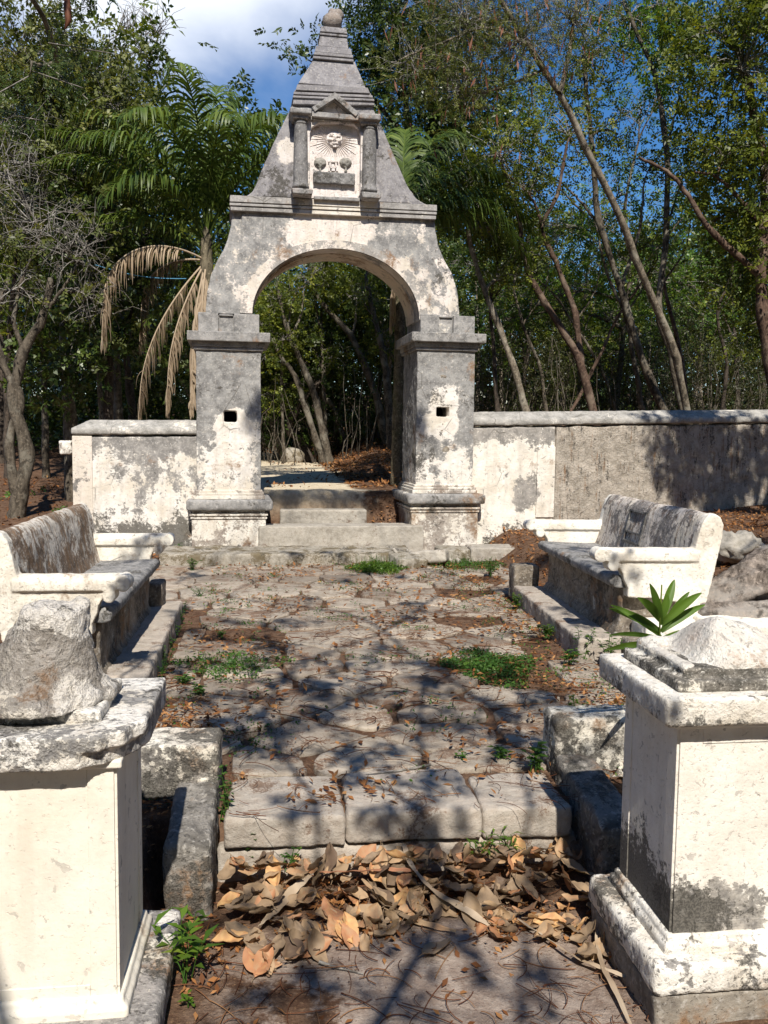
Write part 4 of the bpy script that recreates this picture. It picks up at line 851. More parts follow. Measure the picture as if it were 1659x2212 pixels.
def tree(name, label, cat, stems, blobs, leaf='leaf_mid', bark='bark', ll=.065, lw=.034, nl=9, sl=.22, sig=.20, per=11, twigs=1.0, group=None, tint=None, bare=0, barev=0.5, seg=8, finer=.010, tintclump=.16, base=None, pods=0, limbr=.05):
    """stems: lists of (x,y,z,r); blobs: (x,y,z,rx,ry,rz,sprigs)."""
    b0 = Vector(stems[0][0][:3]) if base is None else Vector(base)
    root = empty(name, b0); tag(root, label, cat, group); off = np.array(b0)
    tb = MB(); sk = []
    for s in stems:
        s = [(a, b, c, r*.74) for a, b, c, r in s]; C = smoothline(s, 26); sk.append(C); Q = C.copy(); Q[:, :3] -= off; Q[:, :3] += rng.normal(0, .006, (len(Q), 3)); rr = Q[:, 3]*(1+.10*np.sin(np.arange(len(Q))*1.7)+.05*rng.normal(size=len(Q)))
        tube(tb, Q[:, :3], rr, seg, rng.random())
    SK = np.concatenate(sk); lb = MB(); any_ = False; podP = []; tw = MB(); anytw = False
    for (x, y, z, rx_, ry_, rz_, ns) in blobs:
        m = max(2, int(ns/per)); cp = clump_points((x, y, z), (rx_, ry_, rz_), m)
        c0 = np.array((x, y, z)); d = np.linalg.norm(SK[:, :3]-c0, axis=1)+np.maximum(0, SK[:, 2]-z)*1.5; j = int(np.argmin(d))
        limb = wiggle(SK[j, :3], c0, 9, .10, min(limbr, SK[j, 3]*.7), min(limbr*.32, SK[j, 3]*.5)); L2 = limb.copy(); L2[:, :3] -= off; tube(tb, L2[:, :3], L2[:, 3], 6)
        for p in cp:
            if rng.random() < twigs:
                k = rng.integers(2, 9); q = wiggle(limb[k, :3], p, 6, .16, finer, finer*.4); q[:, :3] -= off; tube(tw, q[:, :3], q[:, 3], 4, rng.random()); anytw = True
                for _ in range(bare):
                    e = q[rng.integers(2, 6), :3]+off; q2 = wiggle(e, e+unit(1, barev)[0]*rng.uniform(.25, .6), 5, .2, finer*.55, finer*.2); q2[:, :3] -= off; tube(tw, q2[:, :3], q2[:, 3], 3, rng.random())
        if ns > 0 and leaf:
            per_ = int(ns/m); O = np.repeat(cp, per_, 0)+rng.normal(0, sig, (m*per_, 3))*np.array([1, 1, .7])
            ct = np.repeat(rng.normal(0, tintclump, m), per_); base_t = (rng.beta(2.2, 2.4, m*per_) if tint is None else rng.normal(tint, .1, m*per_))
            sprigs(lb, O-off, unit(m*per_, .1), nl, sl, ll, lw, np.clip(base_t+ct, 0, 1)); any_ = True
            podP.append(cp)
    tb.build('trunk', M[bark], root, smooth=True)
    if anytw: tw.build('twigs', M['twig'], root)
    if any_: lb.build('crown', M[leaf], root)
    if pods:
        P = np.concatenate(podP); P = P[rng.integers(0, len(P), pods)]+rng.normal(0, .22, (pods, 3)); pb = MB()
        D = nrm(rng.normal(0, .22, (pods, 3))+np.array([0, 0, -1.])); leaves(pb, P-off, D, unit(pods), rng.uniform(.13, .22, pods), rng.uniform(.022, .034, pods), rng.random(pods), .02, .05)
        o = pb.build('seed_pods', M['pod'], root); o['kind'] = 'stuff'
    return root
def S_(Y, pts, r0, r1, dY=0.0):        # measured stem -> skeleton with tapering radius
    o = []; n = len(pts)
    for i, p in enumerate(pts):
        yy = Y+dY*i/max(1, n-1)+(p[2] if len(p) > 2 else 0); q = V(p[0], p[1], yy); o.append((q.x, q.y, q.z, r0+(r1-r0)*i/(n-1)))
    return o
def root_(st, drop=1.2, spread=1.25):  # carry a measured stem down into the ground
    a, b = Vector(st[0][:3]), Vector(st[1][:3]); d = (a-b).normalized(); z = Hs(a.x, a.y)-.1
    if a.z-z < .05: return st
    t = (a.z-z)/max(.3, -d.z); c = a+d*t; return [(c.x, c.y, z, st[0][3]*spread)]+st
def Bl(px, py, Y, r, n, ry=None, rz=None):
    q = V(px, py, Y); return (q.x, q.y, q.z, r, ry or r, rz or r*.85, n)

# ---------------------------------------------------------------- trees right of the arch
tree('slender_tree', 'slender tree with a pale straight leaning trunk just right of the archway pier', 'tree',
     [root_(S_(13.2, [(1134, 886), (1115, 811), (1069, 680), (1040, 610), (1015, 520), (1000, 430)], .085, .04))],
     [Bl(990, 400, 13.6, .55, 159), Bl(1070, 500, 13.6, .5, 130), Bl(1090, 610, 13.8, .5, 101)], 'leaf_mid', 'bark_pale', bare=2)
for k_, (lab, Y, pts, r0) in enumerate((('thin pale stem standing behind the reddish forked tree', 15.0, [(1387, 884), (1373, 797), (1350, 680), (1310, 590), (1290, 500)], .07), ('slim dark stem close to the pale leaning trunk by the pier', 14.2, [(1073, 886), (1066, 750), (1059, 656), (1075, 560), (1070, 480)], .055),
        ('slim grey stem just left of the upright dark tree', 14.6, [(1485, 884), (1467, 750), (1434, 610), (1440, 500), (1470, 400)], .06), ('crooked thin stem between the reddish tree and the pale leaning trunk', 15.4, [(1180, 886), (1165, 790), (1130, 700), (1110, 610), (1140, 520), (1130, 430)], .05),
        ('thin stem leaning right over the rough part of the wall', 15.2, [(1560, 884), (1570, 780), (1550, 680), (1580, 590), (1600, 500)], .055), ('low forking stem behind the wall near the stout leaning trunk', 14.9, [(1235, 886), (1300, 760), (1330, 690), (1380, 620), (1420, 560)], .045),
        ('second thin stem crossing behind the stout leaning trunk', 15.6, [(1330, 886), (1300, 800), (1240, 700), (1200, 640), (1160, 600)], .045))):
    tree('slender_tree', lab, 'tree', [root_(S_(Y, pts, r0, .02)), S_(Y, [pts[2], (pts[2][0]+45, pts[2][1]-70), (pts[2][0]+60, pts[2][1]-150)], .025, .008)], [Bl(pts[-1][0], pts[-1][1]-20, Y, .6, 70), Bl(pts[2][0]+60, pts[2][1]-160, Y, .45, 40)], ('leaf_bright', 'leaf_mid')[k_ % 2], ('bark', 'bark_dark', 'bark_red')[k_ % 3], bare=3)
tree('forked_tree', 'tree with reddish peeling bark forking low behind the cream part of the wall', 'tree',
     [root_(S_(13.6, [(1280, 886), (1251, 778), (1209, 703), (1162, 633), (1130, 553), (1120, 469), (1085, 360)], .10, .035)),
      S_(13.65, [(1256, 790), (1242, 680), (1209, 586), (1172, 492), (1204, 422), (1225, 310)], .075, .03),
      S_(13.6, [(1172, 492), (1150, 430), (1100, 380)], .035, .015)],
     [Bl(1075, 330, 13.8, .8, 275), Bl(1150, 410, 13.7, .55, 130), Bl(1235, 290, 13.8, .7, 188), Bl(1130, 560, 14, .5, 87)], 'leaf_mid', 'bark_red', bare=1)
tree('leaning_tree', 'stout leaning tree whose grey brown trunk rises to the upper left behind the wall', 'tree',
     [root_(S_(14.2, [(1434, 886), (1387, 774), (1341, 624), (1294, 474), (1284, 375), (1272, 250), (1260, 120)], .10, .04)),
      S_(14.2, [(1341, 624), (1380, 500), (1392, 390)], .05, .02), S_(14.3, [(1300, 490), (1240, 420), (1190, 380)], .035, .015)],
     [Bl(1265, 140, 14.4, .95, 348), Bl(1335, 290, 14.4, .55, 101), Bl(1400, 370, 14.5, .5, 87), Bl(1200, 360, 14.4, .5, 87)], 'leaf_mid', 'bark', twigs=1, bare=1)
tree('pod_tree', 'long diagonal tree with feathery leaves and hanging brown seed pods reaching over the arch', 'tree',
     [root_(S_(12.9, [(1481, 882), (1462, 774), (1420, 670), (1373, 558), (1326, 441), (1266, 319), (1209, 202), (1139, 94), (1087, 9), (1050, -60)], .088, .035, -2.0)),
      S_(11.5, [(1209, 202), (1228, 120), (1240, 40), (1250, -40)], .05, .02), S_(11.2, [(1139, 94), (1050, 60), (960, 90), (860, 130)], .035, .012, -.3),
      S_(11.5, [(1175, 150), (1080, 190), (1000, 210), (930, 250)], .025, .010)],
     [Bl(1000, 50, 11.2, .75, 609), Bl(1120, 90, 11.3, .65, 478), Bl(1230, 40, 11.4, .7, 377), Bl(900, 150, 11.1, .45, 246, rz=.3), Bl(1000, 190, 11.2, .5, 304, rz=.35), Bl(1080, -40, 11.2, .9, 290)],
     'leaf_olive', 'bark_pale', ll=.030, lw=.012, nl=16, sl=.20, sig=.22, bare=2, pods=230, finer=.008)
tree('upright_tree', 'thin upright dark stemmed tree crossing the long diagonal tree on the right', 'tree',
     [root_(S_(13.4, [(1475, 884), (1448, 760), (1422, 657), (1439, 516), (1439, 328), (1420, 188), (1401, 127), (1345, 0)], .085, .04)),
      S_(13.4, [(1439, 328), (1460, 240), (1475, 150)], .03, .012)],
     [Bl(1350, 40, 13.6, .75, 217), Bl(1425, 130, 13.6, .5, 108), Bl(1475, 250, 13.6, .45, 87), Bl(1450, 20, 13.8, .7, 188)], 'leaf_bright', 'bark', bare=1)
tree('shady_tree', 'dark spreading tree with a thick red brown limb at the right edge', 'tree',
     [root_(S_(12.2, [(1668, 800), (1650, 694), (1645, 560), (1655, 400), (1630, 250), (1600, 120)], .14, .07)),
      S_(12.2, [(1648, 600), (1580, 540), (1523, 483), (1486, 422), (1440, 370), (1380, 340)], .075, .025),
      S_(12.2, [(1640, 480), (1560, 390), (1500, 370)], .05, .02)],
     [Bl(1600, 150, 12.1, 1.0, 609), Bl(1560, 330, 12.4, .75, 377), Bl(1660, 380, 12.2, .9, 522), Bl(1530, 60, 12.6, .7, 275), Bl(1630, 560, 12.6, .7, 377), Bl(1540, 480, 12.8, .5, 116), Bl(1640, 20, 12.3, .9, 377), Bl(1670, 690, 12.6, .7, 290)],
     'leaf_mid', 'bark_red', ll=.075, lw=.036)
tree('dark_tree', 'dense dark leaved tree standing behind the gable of the archway', 'tree',
     [root_(S_(15.5, [(905, 850), (900, 640), (890, 450), (880, 250), (850, 60)], .13, .05)), S_(15.5, [(890, 400), (960, 300), (1020, 200)], .06, .02), S_(15.5, [(880, 300), (790, 200), (700, 150), (650, 120)], .05, .01)],
     [Bl(850, 40, 15.3, 1.0, 696), Bl(900, 200, 15.5, 1.0, 696), Bl(980, 110, 15.6, .9, 478), Bl(960, 330, 15.6, .95, 551), Bl(1040, 240, 15.7, .8, 348), Bl(810, 120, 15.3, .55, 246), Bl(690, 150, 15.3, .3, 66), Bl(640, 115, 15.3, .16, 23), Bl(705, 200, 15.3, .3, 58), Bl(900, 440, 15.7, .8, 377), Bl(1010, 420, 15.8, .8, 319)],
     'leaf_dark', 'bark_dark', ll=.08, lw=.04, sig=.24)
tree('airy_tree', 'airy small leaved tree filling the sky gaps between the leaning trunks on the right', 'tree',
     [root_(S_(16.8, [(1330, 890), (1345, 740), (1360, 600), (1350, 450), (1380, 300)], .09, .03)), S_(16.8, [(1350, 560), (1250, 450), (1180, 380)], .04, .015), S_(16.8, [(1358, 620), (1450, 500), (1520, 420)], .04, .015)],
     [Bl(1180, 500, 16.8, .9, 200), Bl(1280, 560, 16.8, .9, 200), Bl(1400, 600, 16.8, .9, 220), Bl(1500, 620, 16.8, .9, 240), Bl(1380, 250, 16.8, .8, 130), Bl(1480, 420, 16.8, .8, 150), Bl(1130, 250, 16.8, .8, 200), Bl(1190, 640, 17, .8, 200), Bl(1090, 690, 17, .7, 170), Bl(1480, 120, 16.8, .8, 160), Bl(1310, 690, 17, .8, 200), Bl(1330, 430, 17, .8, 110)],
     'leaf_bright', 'bark', bare=2, sig=.28)
# ---------------------------------------------------------------- trees left of the arch
tree('twiggy_tree', 'gnarled tree with twisted trunk and bare grey twigs at the left edge', 'tree',
     [root_(S_(12.4, [(40, 1085), (58, 980), (30, 860), (52, 760), (95, 680), (110, 600)], .15, .06)), S_(12.4, [(38, 1075), (20, 960), (45, 860), (8, 790), (-10, 690), (20, 600)], .10, .04),
      S_(12.4, [(52, 760), (30, 690), (50, 600), (90, 500)], .05, .02), S_(12.4, [(95, 680), (150, 600), (190, 520)], .04, .015)],
     [Bl(60, 480, 12.3, 1.0, 60), Bl(150, 560, 12.3, .8, 50), Bl(-10, 350, 12.4, .9, 60), Bl(190, 640, 12.5, .5, 30), Bl(40, 620, 12.3, .6, 24)],
     'leaf_olive', 'bark', per=4, bare=10, barev=.0, finer=.010, sig=.3)
tree('bushy_tree', 'big olive green bushy tree filling the upper left corner behind the twiggy tree', 'tree',
     [root_(S_(14.2, [(150, 900), (140, 700), (130, 500), (110, 300), (100, 150)], .14, .05)), S_(14.2, [(135, 600), (200, 450), (260, 330)], .06, .02)],
     [Bl(40, 120, 14, 1.1, 420), Bl(140, 140, 14.1, .95, 340), Bl(215, 230, 14.2, .8, 300), Bl(60, 260, 14, 1.1, 420), Bl(170, 330, 14.1, 1.0, 420), Bl(70, 430, 14.2, 1.1, 380), Bl(240, 420, 14.3, .8, 260), Bl(-30, 200, 14, 1.0, 200)],
     'leaf_olive', 'bark', ll=.07, lw=.04, bare=2, sig=.26)
tree('round_leaved_tree', 'dark glossy round leaved tree behind the left boundary wall', 'tree',
     [root_(S_(13.6, [(230, 950), (235, 800), (215, 640), (190, 500)], .11, .04)), S_(13.6, [(232, 780), (290, 660), (320, 560)], .05, .02)],
     [Bl(180, 520, 13.4, .8, 260), Bl(260, 600, 13.5, .75, 240), Bl(180, 700, 13.5, .8, 240), Bl(300, 740, 13.6, .6, 150), Bl(300, 500, 13.7, .6, 130), Bl(120, 800, 13.8, .8, 160)],
     'leaf_dark', 'bark_dark', ll=.085, lw=.055, sig=.26)
tree('bare_tree', 'leafless grey tree top standing against the cloud at the upper left', 'tree',
     [root_(S_(16.5, [(250, 800), (255, 500), (245, 300), (262, 180)], .10, .05)), S_(16.5, [(245, 300), (300, 200), (330, 110), (350, 60)], .045, .012), S_(16.5, [(262, 180), (250, 90), (270, 20)], .04, .01), S_(16.5, [(290, 215), (350, 190), (385, 150)], .02, .006)],
     [Bl(300, 110, 16.5, .55, 26), Bl(335, 70, 16.5, .45, 20), Bl(255, 70, 16.5, .45, 22), Bl(340, 160, 16.5, .4, 16), Bl(270, 190, 16.5, .4, 30)], None, 'twig', per=2, bare=5, barev=.5, finer=.012)

# ---------------------------------------------------------------- trees seen through the arch
tree('crooked_tree', 'dark crooked tree with a boulder at its foot seen through the left of the arch', 'tree',
     [root_(S_(20.80, [(650, 962), (640, 940), (625, 928), (632, 900), (647, 873), (669, 848), (700, 815)], 0.190, 0.067))], [Bl(720, 770, 20.9, .8, 120), Bl(660, 700, 21.1, .8, 140)], 'leaf_dark', 'bark_dark')
tree('forest_tree', 'double stemmed leaning tree in the middle of the archway opening, above the leaf covered slope', 'tree',
     [root_(S_(19.80, [(708, 980), (695, 925), (683, 867), (666, 818), (640, 760), (628, 730), (614, 686), (600, 620)], 0.134, 0.056)), root_(S_(19.75, [(692, 978), (675, 925), (661, 884), (642, 823), (625, 795), (606, 771), (590, 730)], 0.112, 0.056)),
      S_(19.80, [(628, 730), (650, 680), (657, 620)], .045, .02), S_(19.80, [(622, 715), (630, 660), (645, 620)], .04, .02)],
     [Bl(610, 640, 19.9, .7, 110), Bl(680, 600, 20.1, .7, 120)], 'leaf_mid', 'bark', bare=3)
tree('forest_tree', 'long trunk leaning up to the left across the right half of the archway opening', 'tree',
     [root_(S_(20.30, [(842, 975), (830, 940), (812, 854), (788, 790), (755, 721), (710, 672), (683, 633), (665, 580)], 0.146, 0.056)), S_(20.30, [(760, 728), (768, 690), (770, 650)], .05, .02)],
     [Bl(700, 580, 20.5, .8, 150), Bl(770, 640, 20.4, .5, 80)], 'leaf_mid', 'bark', bare=3)
tree('forest_tree', 'pale branching tree at the right side of the archway opening beside the palm trunk', 'tree',
     [root_(S_(18.90, [(842, 930), (834, 798), (821, 735), (804, 666), (790, 600)], 0.123, 0.056)), S_(18.90, [(821, 735), (840, 710), (852, 700)], .03, .02), S_(18.90, [(810, 690), (785, 650), (780, 600)], .03, .015)],
     [Bl(790, 640, 18.8, .5, 70), Bl(800, 560, 19.1, .7, 130), Bl(830, 740, 19.1, .4, 70)], 'leaf_mid', 'bark', bare=4)
tree('forest_tree', 'thin leaning stem in the centre of the archway opening', 'tree', [root_(S_(21.30, [(744, 955), (719, 878), (694, 854), (670, 800), (650, 760)], 0.101, 0.045))], [Bl(660, 760, 21.5, .6, 90)], 'leaf_mid', 'bark')
tree('forest_tree', 'thin pale stem leaning left beside the left pier inside the archway opening', 'tree', [root_(S_(21.30, [(603, 962), (573, 873), (555, 800), (548, 720)], 0.101, 0.056))], [Bl(560, 680, 21.3, .7, 120)], 'leaf_mid', 'bark', bare=2)
bp = V(632, 962, 20.5)
bm = bmesh.new(); blob(bm, (0, 0, 0), (.26, .2, .22), 3); o = bmobj('boulder', bm, m_old, smooth=True, amp=.12, size=.2); o.location = (bp.x, bp.y, Hs(bp.x, bp.y)+.12); tag(o, 'pinkish boulder at the foot of the crooked dark tree', 'boulder')

# three slender kinds repeated deep in the wood
def slim(seed, kind):
    global rng
    keep = rng; rng = np.random.default_rng(seed); h = rng.uniform(4.6, 6.2); lean = rng.uniform(-.9, .9)
    st = [[(0, 0, -.2, .11), (lean*.15, .05, h*.25, .085), (lean*.5, .1, h*.55, .06), (lean, .0, h, .025)], [(lean*.45, .08, h*.5, .045), (lean*.3-.6, 0, h*.75, .02)], [(lean*.3, .05, h*.4, .04), (lean*.3+.7, .1, h*.7, .018)]]
    bl = [(lean, 0, h, 1.0, 1.0, .7, 190), (lean*.3-.6, 0, h*.78, .8, .8, .5, 120), (lean*.3+.7, .1, h*.72, .8, .8, .5, 120), (lean*.5, 0, h*.5, .7, .7, .5, 60)]
    t = tree('background_tree', 'slender background tree standing deep in the shaded wood', 'tree', st, bl, ('leaf_mid', 'leaf_dark', 'leaf_mid')[kind], ('bark', 'bark_pale', 'bark_dark')[kind], ll=.11, lw=.055, nl=8, sl=.3, sig=.28, group='slender trees deep in the wood', bare=1, base=(0, 0, 0))
    rng = keep; return t
protos = [slim(101, 0), slim(102, 1), slim(103, 2)]
def copy_tree(o):
    c = o.copy(); link(c)
    for ch in o.children: d = ch.copy(); link(d); d.parent = c
    return c
spots = []
r_ = random.Random(5)
for Y, n, a0, a1 in ((15.2, 5, 180, 860), (17.5, 9, -80, 1000), (20, 10, -60, 1700), (22.5, 12, -60, 1750), (25.5, 12, -60, 1750)):
    for i in range(n): spots.append((a0+(a1-a0)*(i+.5)/n+r_.uniform(-45, 45), Y+r_.uniform(-.8, .8)))
for i, (px, Y) in enumerate(spots):
    q = V(px, 950, Y)
    if 15 < Y < 19 and 520 < px < 900 : Y += 5; q = V(px, 950, Y)
    o = protos[i] if i < 3 else copy_tree(protos[i % 3]); s = r_.uniform(.8, 1.15)*(.85 if px > 1050 else (1.12 if px < 300 else (.62 if px < 680 else .9))); o.location = (q.x, q.y, Hs(q.x, q.y)); o.scale = (s, s, s); o.rotation_euler = (0, 0, r_.uniform(0, 6.28))

# far wood and thicket: masses nobody could count
def mass(name, label, cat, fn, n, ll, lw, mat, tint=None, nl=6, sl=.35):
    mb = MB(); P = fn(n); sprigs(mb, P, unit(len(P), .2), nl, sl, ll, lw, tint=None if tint is None else np.clip(rng.normal(tint, .13, len(P)), 0, 1)); tag(mb.build(name, mat), label, cat, kind='stuff')
def farwood(n):
    px = rng.uniform(-150, 1800, n); Y = rng.uniform(27, 33, n); top = np.interp(px, [-150, 60, 250, 330, 420, 520, 640, 760, 1000, 1150, 1400, 1520, 1800], [60, 70, 200, 300, 330, 240, 250, 200, 330, 590, 560, 420, 300])+60*np.sin(px*.021)+35*np.sin(px*.057+1)
    u = rng.random(n)**.8; py = top+(960-top)*u; o = []
    for a, b, c in zip(px, py, Y): q = V(a, b, c); o.append((q.x, q.y, q.z))
    return np.array(o)
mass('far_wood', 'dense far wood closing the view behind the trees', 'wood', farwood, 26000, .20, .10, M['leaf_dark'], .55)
def backwood(n):
    a = rng.uniform(math.radians(150), math.radians(390), n); r = rng.uniform(13, 17, n); z = rng.random(n)**.8*np.where((a > math.radians(180)) & (a < math.radians(360)), 13, 10.5); return np.column_stack([.7+np.cos(a)*r, 1+np.sin(a)*r, z])
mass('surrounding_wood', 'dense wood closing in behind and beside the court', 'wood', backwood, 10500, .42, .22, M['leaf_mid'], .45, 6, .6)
def thicket(n):
    px = rng.uniform(1030, 1720, n); Y = rng.uniform(15.2, 17.5, n); top = 700+40*np.sin(px*.02)+25*np.sin(px*.05); py = top+(905-top)*rng.random(n)**.7; return np.array([tuple(V(a, b, c)) for a, b, c in zip(px, py, Y)])
mass('thicket', 'brownish tangled thicket of saplings behind the right boundary wall', 'thicket', thicket, 4200, .05, .022, leafmat('leaf_thicket', [(0, (.02, .022, .009)), (.5, (.05, .055, .02)), (.85, (.10, .10, .03)), (1, (.22, .17, .05))], .3), None, 8, .2)
mb = MB()
for i in range(360):
    a = rng.uniform(1035, 1710) if i < 280 else rng.uniform(545, 870); Y = rng.uniform(15, 18) if i < 280 else rng.uniform(19, 24); q = V(a, 915 if i < 280 else 955, Y); z = Hs(q.x, q.y); h = rng.uniform(.8, 2.4)
    w = wiggle((q.x, q.y, z), (q.x+rng.normal(0, .35), q.y, z+h), 7, .22, .012, .004); tube(mb, w[:, :3], w[:, 3], 4, rng.random())
tag(mb.build('sapling_stems', M['bark']), 'countless thin bare sapling stems standing in the wood', 'saplings', kind='stuff')
def leftdark(n):
    px = rng.uniform(-120, 880, n); Y = rng.uniform(20.5, 25, n); top = np.where(px < 450, 560, 640)+50*np.sin(px*.03); py = top+(960-top)*rng.random(n); return np.array([tuple(V(a, b, c)) for a, b, c in zip(px, py, Y)])
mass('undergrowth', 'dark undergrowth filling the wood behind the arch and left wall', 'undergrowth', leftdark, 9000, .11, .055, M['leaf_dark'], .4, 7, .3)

# ---------------------------------------------------------------- palms
def frond(mb, rb, base, az, el, L, curve, nleaf=50, lf=.55, dead=False, twist=0.0, fromt=.16, w=.032, side_el=.45):
    n = 26; P = np.zeros((n, 3)); p = np.array(base, float); a = el; ds = L/(n-1); T = []
    for i in range(n):
        P[i] = p; d = np.array([math.cos(a)*math.cos(az), math.cos(a)*math.sin(az), math.sin(a)]); T.append(d); p = p+d*ds; a -= curve/(n-1)*(.5+1.2*i/n)
        if a < -1.5: a = -1.5
    T = np.array(T); tube(rb, P, np.linspace(.022, .004, n)*(1 if not dead else .8), 5, .6)
    t = np.linspace(fromt, .995, nleaf); idx = t*(n-1); i0 = np.minimum(idx.astype(int), n-2); fr = (idx-i0)[:, None]
    B = P[i0]*(1-fr)+P[i0+1]*fr; D = T[i0]; Sd = nrm(np.cross(D, np.array([0, 0, 1.])+.001)); U = np.cross(Sd, D)
    for s in (-1, 1):
        ln = lf*np.sin(np.pi*(.12+.84*((t-fromt)/(1-fromt))))**.6*rng.uniform(.85 if not dead else .45, 1.1, nleaf)
        dr = nrm(D*.75+Sd*s*(.75 if not dead else .25)+U*(side_el if not dead else -.5)+rng.normal(0, .13 if not dead else .26, (nleaf, 3)))
        k = 6; q = B.copy(); prev = None; dd = dr.copy(); seg = ln/(k-1); rows = []
        for j in range(k):
            wj = w*(.5, 1, 1, .85, .6, .08)[j]; sd = nrm(np.cross(dd, U)); rows.append((q-sd*wj/2, q+sd*wj/2)); dd = nrm(dd+np.array([0, 0, -1.])*(.14+.24*j*rng.uniform(.4, 1.7, nleaf))[:, None]*(1.0 if not dead else 1.8)); q = q+dd*seg[:, None]
        vv = np.stack([x for r in rows for x in r], 1).reshape(-1, 3); bs = np.arange(nleaf)[:, None]*(2*k)
        for j in range(k-1):
            mb.add(vv if j == 0 else np.zeros((0, 3)), bs+np.array([[2*j, 2*j+1, 2*j+3, 2*j+2]])-(0 if j == 0 else len(vv)), np.repeat(np.clip(rng.normal(.5, .16, nleaf), 0, 1), 2*k) if j == 0 else np.zeros(0))
def palm(lab, base, crown, rt, fr, dead, name='palm_tree'):
    root = empty(name, base); tag(root, lab, 'palm'); off = np.array(base); c = np.array(crown)-off; tb = MB()
    C = smoothline([(0, 0, -.15, rt*1.25), (c[0]*.4, c[1]*.4, c[2]*.4, rt), (c[0], c[1], c[2]-.1, rt*.85), (c[0], c[1], c[2]+.35, rt*.45)], 60)
    C[:, 3] *= 1+.06*(np.arange(len(C)) % 3 == 0); tube(tb, C[:, :3], C[:, 3], 12, .5); tb.build('trunk', barkmat('palm_bark', (.07, .06, .04), (.19, .16, .11), (.11, .11, .06)), root, smooth=True)
    for f in fr:
        mb = MB(); rb = MB(); frond(mb, rb, c+np.array([0, 0, f[4] if len(f) > 4 else .1]), *f[:4], **(f[5] if len(f) > 5 else {})); o = mb.build('frond', M['palm_leaf'], root); rb.build('frond_stalk', M['palm_leaf'], o)
    for f in dead:
        mb = MB(); rb = MB(); frond(mb, rb, c+np.array([0, 0, -.12]), *f[:4], dead=True, **(f[4] if len(f) > 4 else {})); o = mb.build('dead_frond', M['palm_dead'], root); rb.build('frond_stalk', M['palm_dead'], o)
    return root
R_ = math.radians
pc = V(446, 545, 13.0); pb_ = (pc.x, 13.0, Hs(pc.x, 13.0))
K = lambda **k: k
palm('feathery green palm with hanging tan dead fronds left of the archway', pb_, tuple(pc), .105,
     [(R_(85), R_(86), 3.1, 1.1, .3, K(lf=.62)), (R_(120), R_(80), 3.0, 1.3, .25, K(lf=.62)), (R_(40), R_(78), 2.9, 1.2, .25, K(lf=.62)), (R_(15), R_(68), 2.9, 1.3, .2, K(lf=.62)), (R_(0), R_(56), 2.6, 1.3, .1, K(lf=.6)),
      (R_(165), R_(72), 2.9, 1.3, .2, K(lf=.62)), (R_(176), R_(62), 3.0, 1.35, .15, K(lf=.62)), (R_(186), R_(52), 2.7, 1.3, .1, K(lf=.6)), (R_(205), R_(70), 2.5, 1.9, .2, K(lf=.62)), (R_(240), R_(80), 2.5, 2.1, .25, K(lf=.62)), (R_(262), R_(86), 2.7, 1.8, .3, K(lf=.62)),
      (R_(285), R_(78), 2.5, 2.0, .2, K(lf=.62)), (R_(310), R_(74), 2.6, 1.8, .2, K(lf=.62)), (R_(335), R_(66), 2.6, 1.6, .15, K(lf=.62)), (R_(195), R_(34), 2.1, 1.5, .0, K(lf=.5)), (R_(345), R_(38), 1.8, 1.3, .0, K(lf=.5)), (R_(140), R_(60), 2.5, 1.4, .1, K(lf=.6)), (R_(225), R_(60), 2.1, 2.2, .1, K(lf=.6))],
     [(R_(212), R_(20), 2.6, 2.9, K(lf=.46, w=.030, nleaf=95)), (R_(200), R_(-48), 2.7, .9, K(lf=.42, w=.028, nleaf=85)), (R_(175), R_(8), 1.9, 3.2, K(lf=.45, w=.026, nleaf=80)), (R_(215), R_(-58), 2.3, .7, K(lf=.4, w=.026, nleaf=70)), (R_(262), R_(-60), 1.7, .9, K(lf=.45, w=.03)), (R_(240), R_(-66), 2.2, .8, K(lf=.45, w=.032, nleaf=60)), (R_(330), R_(-65), 1.6, .8, K(lf=.4, w=.02))])
pc = V(868, 500, 12.9); q = V(858, 1055, 12.9)
palm('palm with a tall ringed trunk standing right behind the archway', (q.x, 12.9, Hs(q.x, 12.9)), tuple(pc), .085,
     [(R_(80), R_(82), 1.9, 1.0, .2, K(lf=.72)), (R_(40), R_(76), 2.0, 1.1, .2, K(lf=.74)), (R_(15), R_(58), 2.0, 1.4, .15, K(lf=.74)), (R_(2), R_(42), 2.2, 1.7, .1, K(lf=.72)), (R_(-8), R_(20), 2.1, 1.5, .1, K(lf=.72)), (R_(-20), R_(35), 2.0, 2.0, .1, K(lf=.55)),
      (R_(170), R_(50), 1.9, 1.8, .1, K(lf=.5)), (R_(200), R_(25), 1.6, 2.2, .0, K(lf=.45)), (R_(120), R_(60), 2.0, 1.5, .1), (R_(230), R_(5), 1.2, 1.8, .0, K(lf=.42)), (R_(30), R_(30), 2.2, 1.4, .1, K(lf=.72))],
     [(R_(215), R_(-70), 1.3, .6, K(lf=.35, w=.02))])
# thin blue cord strung behind the palm
mb = MB(); a = V(205, 572, 12.4); b = V(402, 602, 12.9); t = np.linspace(0, 1, 12)[:, None]; P = np.array(a)*(1-t)+np.array(b)*t-np.array([0, 0, .06])*np.sin(t*np.pi); tube(mb, P, .006, 5)
N = NM('blue_cord'); N.bsdf((.10, .30, .48), .6); tag(mb.build('cord', N.m), 'thin blue cord strung between the dark tree and the palm', 'cord')

